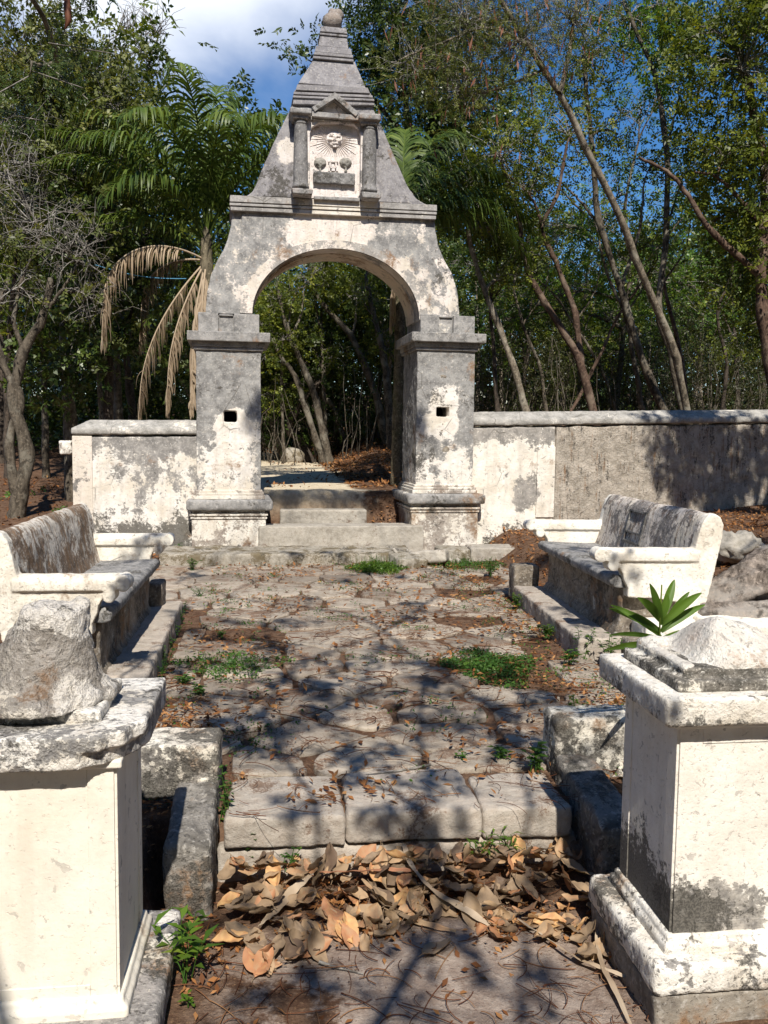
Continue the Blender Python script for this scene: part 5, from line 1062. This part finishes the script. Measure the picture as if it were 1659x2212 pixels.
# ---------------------------------------------------------------- trees that shade the court: branches and clumps above and behind the viewer
def Z3(zx, zy): return (338.9+.6332*zx, 1389.3+.6332*zy)
def up(px, py, h, z=0.0): g = G(px, py, z); p = g-SD*(h/math.sin(ELEV)); return p
def limb_(pts, h, r0, r1, zc=True):
    o = []
    for i, (a, b) in enumerate(pts):
        px, py = Z3(a, b) if zc else (a, b); p = up(px, py, h+.25*math.sin(i*1.7)); o.append((p.x, p.y, p.z, r0+(r1-r0)*i/(len(pts)-1)))
    return o
HS = 3.5
stems = [[(-2.6, -4.2, -.3, .16), (-2.2, -4.1, 1.6, .13), (-1.4, -3.9, 3.4, .11), (-.5, -3.4, 4.6, .07)]+limb_([(960, 900), (1010, 700), (870, 560), (740, 490), (560, 440), (250, 430)], HS, .026, .009),
         limb_([(870, 560), (940, 480), (905, 380), (900, 180), (930, 60)], HS, .020, .007), limb_([(740, 490), (680, 430), (700, 390), (860, 380)], HS, .014, .006),
         limb_([(400, 1150), (520, 900), (540, 560), (400, 330), (300, 140), (480, 20)], HS-.3, .020, .008), limb_([(1330, 1200), (1320, 800), (1230, 350), (1240, 180), (1150, 20)], HS, .020, .008)]
cl = [(540, 235, .10, 16), (625, 225, .11, 16), (295, 350, .12, 20), (400, 300, .10, 12), (400, 400, .08, 8), (690, 400, .15, 24), (660, 380, .1, 12), (830, 375, .08, 8), (900, 470, .09, 10), (955, 480, .11, 14), (870, 570, .13, 20), (930, 620, .12, 18), (740, 490, .09, 9),
      (905, 185, .08, 12), (940, 130, .08, 12), (1200, 350, .10, 12), (1215, 300, .09, 10), (1250, 180, .10, 12), (1180, 390, .09, 8), (1030, 700, .14, 34), (1000, 760, .12, 22), (450, 620, .10, 12), (440, 580, .08, 8), (550, 150, .16, 22), (420, 140, .15, 18), (680, 140, .12, 14),
      (540, 60, .12, 12), (330, 60, .14, 14), (150, 60, .14, 14), (1000, 850, .11, 18), (1060, 900, .12, 18), (960, 950, .10, 14), (530, 1010, .10, 16), (560, 1070, .11, 18), (740, 870, .08, 8), (1325, 1080, .09, 14), (1320, 1000, .08, 10), (280, 1120, .12, 12), (620, 1260, .12, 18), (1010, 1060, .08, 10), (800, 1160, .06, 6),
      (1170, 120, .1, 9), (1050, 30, .12, 12), (1400, 420, .1, 9), (180, 1180, .1, 10), (250, 800, .09, 8), (520, 830, .08, 8), (1420, 700, .1, 10)]
blobs = []
for (a, b, r, n) in cl: p = up(*Z3(a, b), HS+rng.uniform(-.3, .5)); blobs.append((p.x, p.y, p.z, r*.9, r*.9, r*.6, max(5, int(n*(.50 if b < 640 else .32)))))
for i in range(64):                    # lighter dapple over the far half of the court
    px = rng.uniform(330, 1250); py = 1205+(1620-1205)*rng.random()**.9; p = up(px, py, 5.0+rng.uniform(-.4, .6)); r = rng.uniform(.10, .22); blobs.append((p.x, p.y, p.z, r, r, r*.5, int(r*66)))
stems += [limb_([(1100, 1560), (900, 1420), (760, 1330), (560, 1300), (380, 1260)], 5.0, .03, .01, False), limb_([(560, 1560), (640, 1440), (840, 1360), (1000, 1260), (1180, 1230)], 5.1, .03, .01, False)]
for i in range(9):                     # high clump whose shade falls on the steps inside the arch
    g = Vector((-.2+.24*i, 12.12, .62)); p = g-SD*(8.2/math.sin(ELEV)); blobs.append((p.x, p.y, p.z, .24, .10, .14, 46))
# a bough that dips into the top left corner, with one red pod
stems.append([(-.5, -3.4, 4.6, .05), (-.9, -1.0, 4.0, .03), (-1.05, 1.2, 3.35, .018), tuple(V(95, 40, 3.1))+(.011,), tuple(V(60, 150, 3.2))+(.007,)])
shade = tree('overhanging_tree', 'feathery leaved tree whose olive bough dips into the top left corner', 'tree', stems, blobs, 'leaf_olive', 'bark', ll=.075, lw=.038, nl=6, sl=.10, sig=.045, per=5, twigs=.3, finer=.004, base=(-2.6, -4.2, -.25), limbr=.006)
off = np.array((-2.6, -4.2, -.25)); mb = MB(); rb = MB()
for (px, py, dx, dy) in ((60, 150, 120, 40), (90, 90, 150, 25), (30, 250, 60, 10), (70, 160, -90, 50), (95, 30, 110, -18), (40, 240, -60, 40), (80, 120, 110, 95)):
    a = np.array(V(px, py, 3.15))-off; b = np.array(V(px+dx, py+dy, 3.0))-off; n = 15; t = np.linspace(.1, 1, n); Pq = a+(b-a)*t[:, None]; tube(rb, Pq, .002, 4)
    d = nrm((b-a)[None])[0]; sd = np.cross(d, (0, 1., .3)); sd /= np.linalg.norm(sd)
    for s in (-1, 1):                  # each pinna carries rows of tiny leaflets
        for j in range(n):
            L = .075*math.sin(math.pi*(.15+.8*t[j]))*rng.uniform(.5, 1.15); e = Pq[j]+(sd*s+d*rng.uniform(0, .8)+rng.normal(0, .25, 3))*L; m = 10; tt = np.linspace(.1, 1, m); B_ = Pq[j]+(e-Pq[j])*tt[:, None]
            for s2 in (-1, 1): leaves(mb, B_, np.repeat(((d*s2)+sd*s*.3)[None], m, 0)+rng.normal(0, .1, (m, 3)), unit(m)+np.array([0, -.8, .8]), .011, .005, rng.uniform(.3, .7, m))
mb.build('near_leaves', M['leaf_dark'], shade); rb.build('near_stalks', M['twig'], shade)
for (px, py, Y, l) in ((147, -8, 3.0, .10), (1513, -12, 4.2, .17)):
    a = np.array(V(px, py, Y)); C = smoothline([(a[0], a[1], a[2]+.05, .004), (a[0]-.003, a[1], a[2]-l*.3, .0105*Y/3), (a[0], a[1], a[2]-l*.7, .010*Y/3), (a[0]-.012, a[1], a[2]-l, .003)], 16)
    mb = MB(); 
    if px < 500: tube(mb, C[:, :3]-off, C[:, 3], 8, .5); mb.build('seed_pod', M['pod'], shade, smooth=True)
# a second tree off to the right darkens the far end of the wall
blobs = []
for i in range(34):
    wx = rng.uniform(5.3, 8.7); wz = rng.uniform(.5, 2.0); g = Vector((wx, 11.4, wz)); p = g-SD*(rng.uniform(4.2, 5.2)/math.sin(ELEV)); r = rng.uniform(.2, .38); blobs.append((p.x, p.y, p.z+.3, r, r, r*.6, int(r*120)))
for i in range(26):
    g = Vector((rng.uniform(3.0, 7), rng.uniform(5.5, 10.5), .3)); p = g-SD*(rng.uniform(5, 6)/math.sin(ELEV)); r = rng.uniform(.2, .34); blobs.append((p.x, p.y, p.z, r, r, r*.6, int(r*110)))
tree('side_tree', 'leafy tree out of sight to the right that throws dappled shade on the far wall', 'tree', [[(8.6, 3.5, -.1, .2), (8.2, 3.8, 2.2, .16), (7.4, 4.6, 4.4, .1), (6.5, 6.0, 5.8, .05)], [(7.4, 4.6, 4.4, .07), (5.6, 3.6, 5.6, .03)]], blobs, 'leaf_mid', 'bark', ll=.09, lw=.045, sig=.12, twigs=.4)
# ---------------------------------------------------------------- leaf litter, needles
def lay(n, fx, fy, dens, mat, name, label, cat, l0, l1, asp=.42, zoff=.012, tilt=.3, tint=None):
    x = rng.uniform(*fx, n); y = rng.uniform(*fy, n); k = rng.random(n) < dens(x, y); x = x[k]; y = y[k]; m = len(x)
    court = (x > -.72) & (x < 2.1) & (y > 3.35) & (y < 10.1); z = np.where(court, .014, H(x, y))+zoff*rng.random(m)+.004
    D = unit(m)*np.array([1, 1, .25*tilt/.3]); Nn = unit(m, 3.0); L = rng.uniform(l0, l1, m); mb = MB()
    leaves(mb, np.column_stack([x, y, z]), D, Nn, L, L*asp*rng.uniform(.7, 1.3, m), (rng.random(m) if tint is None else np.clip(rng.normal(tint, .2, m), 0, 1)), .25, -.12)
    tag(mb.build(name, mat), label, cat, kind='stuff')
nz = lambda x, y, s=2.3, p=0.: .5+.25*np.sin(x*s*1.7+p+1.3*np.sin(y*s))+.25*np.sin(y*s*1.3+2*np.sin(x*s*.8+p))
lay(12000, (-.75, 2.3), (3.4, 10.2), lambda x, y: np.clip(.09+.8*sstep(.9, 2.0, x)*sstep(5.2, 6.6, y)*nz(x, y, 4)+.75*sstep(-.15, -.6, x)*sstep(6.8, 4.8, y)*nz(x, y, 5)+.45*(nz(x, y, 3.1, 2) > .68)+.35*sstep(9.4, 10.1, y), 0, 1), M['litter'], 'leaf_litter', 'small orange brown leaves scattered over the court paving', 'leaf litter', .025, .06)
lay(26000, (2.3, 9.5), (2.8, 11.4), lambda x, y: .55+.45*nz(x, y, 2), M['litter'], 'leaf_litter', 'thick bed of brown leaves on the bank behind the right bench', 'leaf litter', .03, .075, tilt=.6, zoff=.03)
lay(9000, (-6.5, -1.15), (3, 17), lambda x, y: .35+.6*nz(x, y, 1.5), M['litter'], 'leaf_litter', 'brown leaves on the ground left of the left bench and wall', 'leaf litter', .04, .09, tilt=.5, zoff=.03, tint=.35)
lay(32000, (-1.5, 7), (12.55, 27), lambda x, y: np.where(x < 1.1-.02*(y-12.2), .10*(nz(x, y, 2) > .6)+.5*sstep(24, 26, y), .55+.45*nz(x, y, 1.3)), M['litter'], 'leaf_litter', 'orange leaves covering the slope beyond the archway', 'leaf litter', .05, .10, tilt=.5, zoff=.03)
lay(5200, (-.34, 1.3), (2.25, 3.34), lambda x, y: np.clip(.06+1.2*sstep(2.7, 3.1, y)+.5*sstep(1.0, 1.25, x)+.5*sstep(-.1, -.3, x), 0, 1)*nz(x, y, 6), M['litter'], 'leaf_litter', 'small orange leaves and flakes on the trodden soil in front', 'leaf litter', .015, .045, tilt=.5)
lay(1500, (-.8, -.3), (3.1, 4.9), lambda x, y: nz(x, y, 5), M['litter'], 'leaf_litter', 'reddish leaf crumbs beside the left kerb wall', 'leaf litter', .015, .04)
lay(2500, (1.3, 2.6), (3.1, 5.8), lambda x, y: nz(x, y, 5), M['litter'], 'leaf_litter', 'reddish leaf crumbs beside the right kerb wall', 'leaf litter', .02, .05)
lay(700, (Ad(792, 1120)[0]-.9, 1.9), (11.4, 12.05), lambda x, y: np.ones(len(x)), M['litter'], 'leaf_litter', 'orange leaves in the corner behind the threshold sill', 'leaf litter', .03, .06, zoff=.36)
lay(24000, (-.8, 2.2), (2.3, 9.5), lambda x, y: np.clip(.03+.8*(nz(x, y, 3.3, 1.) > .72), 0, 1)*sstep(10, 5, y)*np.where(y < 3.35, .5, 1), leafmat('debris', [(0, (.05, .025, .016)), (.5, (.13, .07, .045)), (1, (.30, .20, .13))], 0, .9, .05), 'fine_debris', 'fine reddish brown plant debris lodged between the paving stones', 'debris', .006, .018, .5, .006)
def needles(n, fx, fy, label, zz=None):
    mb = MB()
    for i in range(n):
        x = rng.uniform(*fx); y = fy[0]+(fy[1]-fy[0])*rng.random()**1.3; z = (.022 if (3.35 < y and -.72 < x < 2.1) else Hs(x, y)+.006); L = rng.uniform(.05, .20)*(1 if y < 5 else 1.15); a = rng.uniform(0, 6.28); c = rng.normal(0, 1.3)
        t = np.linspace(0, 1, 7); ang = a+c*t; P = np.cumsum(np.column_stack([np.cos(ang), np.sin(ang), np.zeros(7)])*L/6, 0); P += np.array([x, y, z+.004]); P[:, 2] += .008*np.sin(t*3.14)*rng.random()
        w = rng.uniform(.0009, .0019)*(1 if y < 4.5 else 1.4); tube(mb, P, w, 4, rng.random())
    tag(mb.build('pine_needles', M['needle']), label, 'needles', kind='stuff')
needles(300, (-.35, 1.3), (2.25, 3.3), 'thin curved reddish stalks strewn over the soil in front')
needles(620, (-.7, 2.1), (3.36, 7.5), 'thin curved reddish stalks strewn over the paving stones')

# ---------------------------------------------------------------- large dry leaves heaped below the step
def bigleaf(seed):
    r = np.random.default_rng(seed); nl, nw = 11, 7; L = r.uniform(.085, .155); Wd = L*r.uniform(.42, .60); cu = r.uniform(-1.5, 1.5); cx = r.uniform(-1.0, 1.7); tw = r.uniform(-.8, .8)
    v = []; t = np.linspace(0, 1, nl)
    for ti in t:
        w = Wd/2*math.sin(math.pi*min(1, .04+.96*ti)**1.15)**.8*(1 if ti < .98 else .3); a = cx*(ti-.4); b = cu
        cxp = L*(math.sin(a)/cx if abs(cx) > .05 else ti-.4); cz = L*(1-math.cos(a))/(cx if abs(cx) > .05 else 1)
        for s in np.linspace(-1, 1, nw):
            ph = b*s*.5; yy = w*(math.sin(ph)/(b*.5) if abs(b) > .1 else s); zz = w*(1-math.cos(ph))/(abs(b)*.5 if abs(b) > .1 else 1)*np.sign(b)
            zz += .004*math.sin(9*ti+3*s+seed)+.0025*abs(s)*math.sin(22*ti+seed)-.005*(1-abs(s))**2+.003*math.sin(3*s+seed)*ti; th = tw*(ti-.4)
            v.append((cxp, yy*math.cos(th)-zz*math.sin(th), cz+yy*math.sin(th)+zz*math.cos(th)))
    mb = MB(); f = [[i*nw+j, i*nw+j+1, (i+1)*nw+j+1, (i+1)*nw+j] for i in range(nl-1) for j in range(nw-1)]
    mb.add(v, f, np.clip(((seed*7) % 16+.5)/16+r.normal(0, .05, len(v)), 0, 1)); P = np.array(v).reshape(nl, nw, 3)[:, nw//2]
    st = P[0]+(P[0]-P[1])/np.linalg.norm(P[0]-P[1])*np.linspace(0, .022, 4)[:, None]; tube(mb, st[::-1], .0016, 4, .3)
    return mb
first = []
for i in range(16):
    o = bigleaf(300+i).build('dry_leaf', M['big_leaf'], smooth=True); tag(o, 'large curled brown dry leaf heaped below the front step slabs', 'dry leaf', 'large dry leaves heaped below the front step'); first.append(o)
R2 = random.Random(21); cnt = 0
def putleaf(x, y, z, s=1.0, flat=False, label=None):
    global cnt
    o = first[cnt] if cnt < 16 else link(first[cnt % 16].copy()); cnt += 1
    o.location = (x, y, z); k = .2 if flat else .40; o.rotation_euler = (R2.gauss(0, k), R2.gauss(0, k), R2.uniform(0, 6.28)); o.scale = (s, s, s)
    if label: o['label'] = label; del o['group']
for i in range(215):
    x = -.20+1.40*R2.random()**.9; u = R2.random(); wid = .24+.26*(.3+.7*math.cos((x-.1)*2.6)**2)+(.16 if x > .7 else 0)+(.10 if x < .1 else 0)
    y = 3.30-wid*u; hgt = .115*(1-u)**1.5*(.45+.55*R2.random())
    putleaf(x, y, -.245+.02+hgt, R2.uniform(.7, 1.12))
for i in range(46): putleaf(-.20+1.40*(i+R2.random())/46, 3.27-.05*R2.random(), -.165+.045*R2.random(), R2.uniform(.75, 1.05))
for (px, py) in ((1190, 2010), (1215, 1960), (1100, 1985), (620, 1990), (520, 1935), (1235, 2000), (560, 1905), (1150, 2000), (490, 1950)): g = G(px, py, -.235); putleaf(g.x, g.y, -.228, R2.uniform(.8, 1.0), True)
g = G(937, 2062, -.24); putleaf(g.x, g.y, -.222, 1.05, True, 'single large flat dry leaf lying alone on the bare soil in the foreground')
# dry palm strips and bark
def ribbon(name, label, cat, pts, w, mat, z0=-.235, th=.003):
    P = smoothline([tuple(G(px, py, z0+h))+(0,) for px, py, h in pts], 30)[:, :3]; T = nrm(np.gradient(P, axis=0)); n = len(P); t = np.linspace(0, 1, n); tw = .5*np.sin(t*5)
    Sd = nrm(np.cross(T, np.array([0, 0, 1.]))); U = np.cross(Sd, T); Sd = Sd*np.cos(tw)[:, None]+U*np.sin(tw)[:, None]; ww = w*np.sin(np.pi*(.06+.9*t))**.5
    rows = []; ks = np.linspace(-1, 1, 5)
    for k in ks: rows.append(P+Sd*(ww*k/2)[:, None]+U*(th*np.cos(k*3.1*1.5)+.002*np.sin(t*40+k))[:, None])
    V_ = np.stack(rows, 1).reshape(-1, 3); i = np.arange(n-1)[:, None]; k = np.arange(4)[None]; mb = MB(); mb.add(V_, np.stack([i*5+k, i*5+k+1, (i+1)*5+k+1, (i+1)*5+k], -1).reshape(-1, 4), np.repeat(.45+.25*np.sin(t*9), 5))
    o = mb.build(name, mat, smooth=True); tag(o, label, cat)
ribbon('palm_strip', 'pale tan palm strip lying diagonally over the middle of the leaf pile', 'palm strip', [(872, 1822, .13), (890, 1870, .10), (940, 1925, .06), (1000, 1960, .04), (1060, 2000, .02)], .034, M['palm_dead'])
ribbon('palm_strip', 'dark grooved palm strip running from the middle of the pile towards the right', 'palm strip', [(782, 1898, .06), (830, 1945, .03), (890, 1985, .015), (985, 2012, .01)], .03, M['big_leaf'])
ribbon('palm_strip', 'long twisted palm strip lying on the soil towards the right pedestal', 'palm strip', [(1118, 1985, .02), (1180, 2025, .01), (1240, 2065, .008), (1300, 2090, .008), (1378, 2118, .008)], .016, M['palm_dead'])
ribbon('palm_strip', 'frayed palm strip running down to the bottom edge beside the right pedestal', 'palm strip', [(1296, 1985, .02), (1290, 2030, .01), (1302, 2085, .008), (1330, 2140, .008), (1368, 2225, .008)], .02, M['palm_dead'])
ribbon('palm_strip', 'brown folded palm strip at the left of the leaf pile', 'palm strip', [(672, 1890, .07), (630, 1925, .04), (585, 1975, .02), (560, 2000, .015)], .036, M['palm_dead'])
ribbon('bark_strip', 'straight reddish bark strip lying across the top of the leaf pile', 'bark strip', [(690, 1884, .085), (760, 1882, .09), (840, 1878, .09), (902, 1880, .085)], .022, leafmat('bark_strip', [(0, (.28, .12, .06)), (1, (.46, .22, .12))], 0, .7))
mb = MB(); P = smoothline([tuple(G(px, py, -.238))+(.004,) for px, py in ((690, 2078), (720, 2088), (750, 2095), (785, 2104))], 14); tube(mb, P[:, :3], np.linspace(.006, .002, len(P)), 6, .4); tag(mb.build('fallen_twig', M['twig']), 'grey fallen twig on the soil left of the lone flat leaf', 'twig')
P = smoothline([tuple(G(px, py, .022))+(.004,) for px, py in ((790, 1672), (840, 1668), (890, 1660), (930, 1652))], 14); mb = MB(); tube(mb, P[:, :3], np.linspace(.002, .007, len(P)), 6, .4); tag(mb.build('fallen_twig', M['twig']), 'thin dark twig lying on the paving behind the front slabs', 'twig')

# ---------------------------------------------------------------- small plants
def plant(label, cat, base, n, h, L, Wd, mat='leaf_weed', spread=.5, nl=7, tip=0., name='weed', lean=(0, 0)):
    root = empty(name, base); tag(root, label, cat); sb = MB(); lb = MB()
    for i in range(n):
        a = rng.uniform(0, 6.28); r = spread*rng.random(); e = np.array([math.cos(a)*r*h+lean[0]*h, math.sin(a)*r*h+lean[1]*h, h*rng.uniform(.6, 1.1)]); s0 = np.array([rng.normal(0, .012), rng.normal(0, .012), 0])
        q = wiggle(s0, e, 6, .1, .0024, .0012); tube(sb, q[:, :3], q[:, 3], 4, .5)
        t = np.linspace(.25, 1, nl); B_ = np.column_stack([np.interp(t, np.linspace(0, 1, 6), q[:, c]) for c in range(3)]); aa = np.arange(nl)*2.4+a; D = np.column_stack([np.cos(aa), np.sin(aa), .35+tip+0*aa])
        leaves(lb, B_, D, nrm(np.column_stack([-np.cos(aa)*.4, -np.sin(aa)*.4, 1+0*aa])), L*rng.uniform(.6, 1.1, nl), Wd*rng.uniform(.8, 1.1, nl), np.clip(rng.normal(.5, .2, nl), 0, 1), .12, .25)
    sb.build('stems', M['leaf_weed'], root); lb.build('leaves', M[mat], root); return root
def gp(px, py, z=0.0): g = G(px, py, z); return (g.x, g.y, z)
plant('glossy long leaved seedling growing at the foot of the left pedestal', 'seedling', gp(405, 2118, -.24), 5, .19, .085, .024, 'leaf_bright', .6, 8, .25, 'seedling')
plant('tiny low seedling below the glossy seedling by the left pedestal', 'seedling', gp(398, 2175, -.24), 3, .04, .03, .014, 'leaf_bright', .6, 4, .1, 'seedling')
plant('bushy small leaved weed at the left end of the front slabs', 'weed', gp(535, 1868, -.2), 9, .17, .030, .022, 'leaf_weed', .55, 8)
plant('creeping weed climbing the inner edge of the left kerb wall', 'weed', gp(482, 1800, -.1), 4, .30, .028, .022, 'leaf_weed', .16, 9)
plant('slender grassy weed sprouting through the right half of the leaf pile', 'weed', gp(1050, 1850, -.15), 6, .09, .06, .012, 'leaf_bright', .9, 4)
plant('pair of green blades at the right of the leaf pile', 'weed', gp(1100, 1838, -.14), 5, .07, .055, .012, 'leaf_bright', 1.0, 3)
plant('small sprig in the left part of the leaf pile', 'weed', gp(625, 1880, -.17), 4, .08, .028, .018, 'leaf_weed', .6, 5)
plant('leafy weed against the right kerb wall beside the front slab', 'weed', gp(1160, 1672, .0), 7, .12, .05, .022, 'leaf_weed', .6, 6)
plant('low weed between the paving stones left of the right kerb wall', 'weed', gp(1085, 1640, .0), 8, .05, .04, .02, 'leaf_weed', 1.6, 5)
plant('tiny weed between slabs behind the middle front slab', 'weed', gp(1000, 1640, .0), 5, .035, .025, .015, 'leaf_weed', 1.5, 5)
plant('small weed growing from the top of the right kerb block', 'weed', gp(1240, 1530, .24), 3, .06, .035, .018, 'leaf_bright', .4, 4)
plant('tall weeds at the near end of the right footstep', 'weed', gp(1262, 1425, .0), 8, .22, .05, .018, 'leaf_weed', .5, 7)
plant('weeds crowding the corner between the right footstep and grey block', 'weed', gp(1310, 1440, .0), 9, .20, .045, .018, 'leaf_weed', .7, 7)
plant('broad weed left of the near end of the right footstep', 'weed', gp(1225, 1440, .0), 8, .12, .05, .022, 'leaf_weed', .9, 6)
plant('bright clover clump at the middle of the right footstep edge', 'weed', gp(1180, 1378, .0), 16, .10, .03, .024, 'leaf_bright', 1.0, 6)
plant('bright clover clump at the far part of the right footstep edge', 'weed', gp(1115, 1315, .0), 16, .12, .03, .024, 'leaf_bright', 1.0, 6)
for k, (px, py) in enumerate(((398, 1322), (388, 1345), (378, 1372), (368, 1402), (358, 1432), (350, 1462))):
    plant('row of little round leaved weeds along the edge of the left footstep', 'weed', gp(px, py, .0), 5, .10, .028, .022, 'leaf_weed', .6, 6)['group'] = 'weeds along the left footstep'
for lab, px, py, n, h in (('low weed in the paving just left of the clump before the arch step', 745, 1195, 6, .06), ('spreading weed in the gravel near the left kerb and pedestal', 430, 1500, 10, .05), ('round leaved weed patch near the far edge of the left pedestal cap', 395, 1478, 12, .05),
                          ('sprig between paving stones halfway along the left footstep', 478, 1378, 6, .05), ('weed sprig on the paving in front of the far left bench arm', 430, 1290, 6, .08), ('light weed on the paving near the far end of the left bench', 415, 1232, 9, .13),
                          ('bushy weed at the foot of the low arch step on the left', 385, 1200, 10, .14), ('weed with upright stems against the plinth of the left pier', 462, 1168, 7, .22), ('taller weed growing on the low step right of the left pier plinth', 555, 1165, 7, .2),
                          ('bushy weed tuft behind the far arm of the right bench', 1148, 1185, 18, .30), ('dark leaved weed standing before the cream end of the right wall', 1128, 1128, 8, .32), ('reddish weed leaning on the cream wall right of the right pier', 1085, 1135, 6, .2),
                          ('thin weed standing in leaves before the far right footstep', 1060, 1245, 8, .2), ('small weed beside the rubble stones', 905, 1195, 8, .1)):
    z = .15 if ('step right' in lab or 'pier plinth' in lab or 'plinth' in lab or 'wall' in lab) else 0.0
    plant(lab, 'weed', gp(px, py, z), n, h, .055 if h > .1 else .03, .022, 'leaf_weed', .6 if h > .1 else 1.6, 6)
def patch(label, c, rx_, ry_, n, mat, h=.05, l=.026):
    a = rng.uniform(0, 6.28, n); r = rng.random(n)**.75; x = c[0]+np.cos(a)*r*rx_*(1+.25*np.sin(3*a)); y = c[1]+np.sin(a)*r*ry_*(1+.2*np.sin(4*a+1)); z = .012+h*rng.random(n)*(1-r**2*.7)*(.5+.5*nz(x, y, 12))
    mb = MB(); leaves(mb, np.column_stack([x, y, z]), unit(n)*np.array([1, 1, .5]), unit(n, 2), l*rng.uniform(.6, 1.2, n), l*.55, np.clip(rng.random(n)*.7+.25*(nz(x, y, 15) > .6), 0, 1), .1, .1)
    for i in range(n//25): q = wiggle((x[i], y[i], 0), (x[i]+rng.normal(0, .02), y[i]+rng.normal(0, .02), h*1.4), 4, .1, .0015, .001); tube(mb, q[:, :3], q[:, 3], 3, .3)
    tag(mb.build('ground_cover', M[mat]), label, 'ground cover', kind='stuff')
g = G(1060, 1445); patch('dark green ground cover filling the gap in the paving before the right footstep', g, .30, .42, 3600, 'leaf_weed')
g = G(818, 1232); patch('bright green ground cover clump in front of the low arch step', g, .34, .36, 2800, 'leaf_bright', .11, .03)
g = G(1120, 1195); patch('tangled green ground cover beside the far arm of the right bench', g, .42, .45, 2400, 'leaf_weed', .12, .035)
g = G(440, 1205); patch('sparse green ground cover below the left pier', g, .36, .4, 1700, 'leaf_weed', .07)
g = G(1010, 1225); patch('sparse weeds among fallen leaves right of the bright clump', g, .5, .4, 1500, 'leaf_weed', .08)
g = G(500, 1440); patch('thin ground cover in the soil left of the court', g, .36, .34, 1100, 'leaf_weed', .035)
g = G(110, 1080, .3); mb = MB()
# palm seedling behind the right pedestal
root = empty('palm_seedling', (1.60, 3.38, -.02)); tag(root, 'young palm seedling with a fan of broad green leaves behind the right pedestal', 'palm seedling')
sb = MB(); C = smoothline([(0, 0, 0, .007), (.0, .02, .3, .006), (-.01, .05, .7, .004), (-.005, .06, .92, .003)], 16); tube(sb, C[:, :3], C[:, 3], 6, .9); sb.build('stem', M['leaf_bright'], root, smooth=True)
for k, (dx, dz, z0, L, w) in enumerate(((-.13, .15, .70, .22, .040), (-.19, .12, .66, .25, .036), (-.22, .03, .60, .26, .030), (.07, .20, .71, .22, .040), (.14, .17, .69, .24, .038), (.19, .13, .66, .26, .034), (-.13, -.08, .52, .20, .026), (-.24, .07, .63, .27, .02), (.02, .16, .71, .15, .035), (.20, .05, .63, .24, .028), (-.16, .13, .64, .27, .03), (.11, .19, .66, .24, .034), (-.07, .2, .69, .24, .036))):
    n = 16; t = np.linspace(0, 1, n); d = np.array([dx, rng.uniform(-.08, .06), dz]); d = d/np.linalg.norm(d)*L; P = np.array([0, .06, z0+.06])+d*t[:, None]; P[:, 2] -= .04*t**2.2; T = nrm(np.gradient(P, axis=0)); Sd = nrm(np.cross(T, (0, -1., .35))); ww = w*np.sin(np.pi*(.10+.88*t))**.8
    U = np.cross(Sd, T); rows = [P+Sd*(ww*s/2)[:, None]+U*(abs(s)*ww*.22)[:, None] for s in (-1, -.5, 0, .5, 1)]; V_ = np.stack(rows, 1).reshape(-1, 3); i = np.arange(n-1)[:, None]; kk = np.arange(4)[None]
    mb = MB(); mb.add(V_, np.stack([i*5+kk, i*5+kk+1, (i+1)*5+kk+1, (i+1)*5+kk], -1).reshape(-1, 4), .45+.2*rng.random()); mb.build('leaf', M['leaf_bright'], root, smooth=True)
# scattered low plants on the forest floor
mb = MB(); n = 1300; x = np.concatenate([rng.uniform(-6, -2.4, n//2), rng.uniform(3, 8, n//2)]); y = np.concatenate([rng.uniform(6, 15, n//2), rng.uniform(4, 10.5, n//2)]); k = nz(x, y, 2.1, 4) > .72; x = x[k]; y = y[k]
sprigs(mb, np.column_stack([x, y, H(x, y)+.02]), unit(len(x), 1.5), 7, .12, .05, .026, np.clip(rng.normal(.45, .15, len(x)), 0, 1)); tag(mb.build('forest_herbs', M['leaf_weed']), 'scattered green seedlings sprouting from the leaf litter on both sides', 'seedlings', kind='stuff')

n = 900; x = rng.uniform(-.7, 2.1, n); y = 3.5+6.5*rng.random(n)**1.2; k = (nz(x, y, 3.7, 3) > .60) | (x > 1.7) | (x < -.45); x = x[k]; y = y[k]; mb = MB()
for a, b in zip(x, y):
    m = rng.integers(4, 14); r = rng.uniform(.015, .05); P = np.column_stack([a+rng.normal(0, r, m), b+rng.normal(0, r*.6, m), .012+rng.random(m)*.022])
    leaves(mb, P, unit(m)*np.array([1, 1, .6]), unit(m, 2), rng.uniform(.012, .026, m), rng.uniform(.007, .014, m), np.clip(rng.normal(.45, .22, m), 0, 1))
tag(mb.build('joint_weeds', M['leaf_weed']), 'tiny sparse weeds rooted in the joints of the paving', 'weeds', kind='stuff')
print('objects', len(bpy.data.objects))
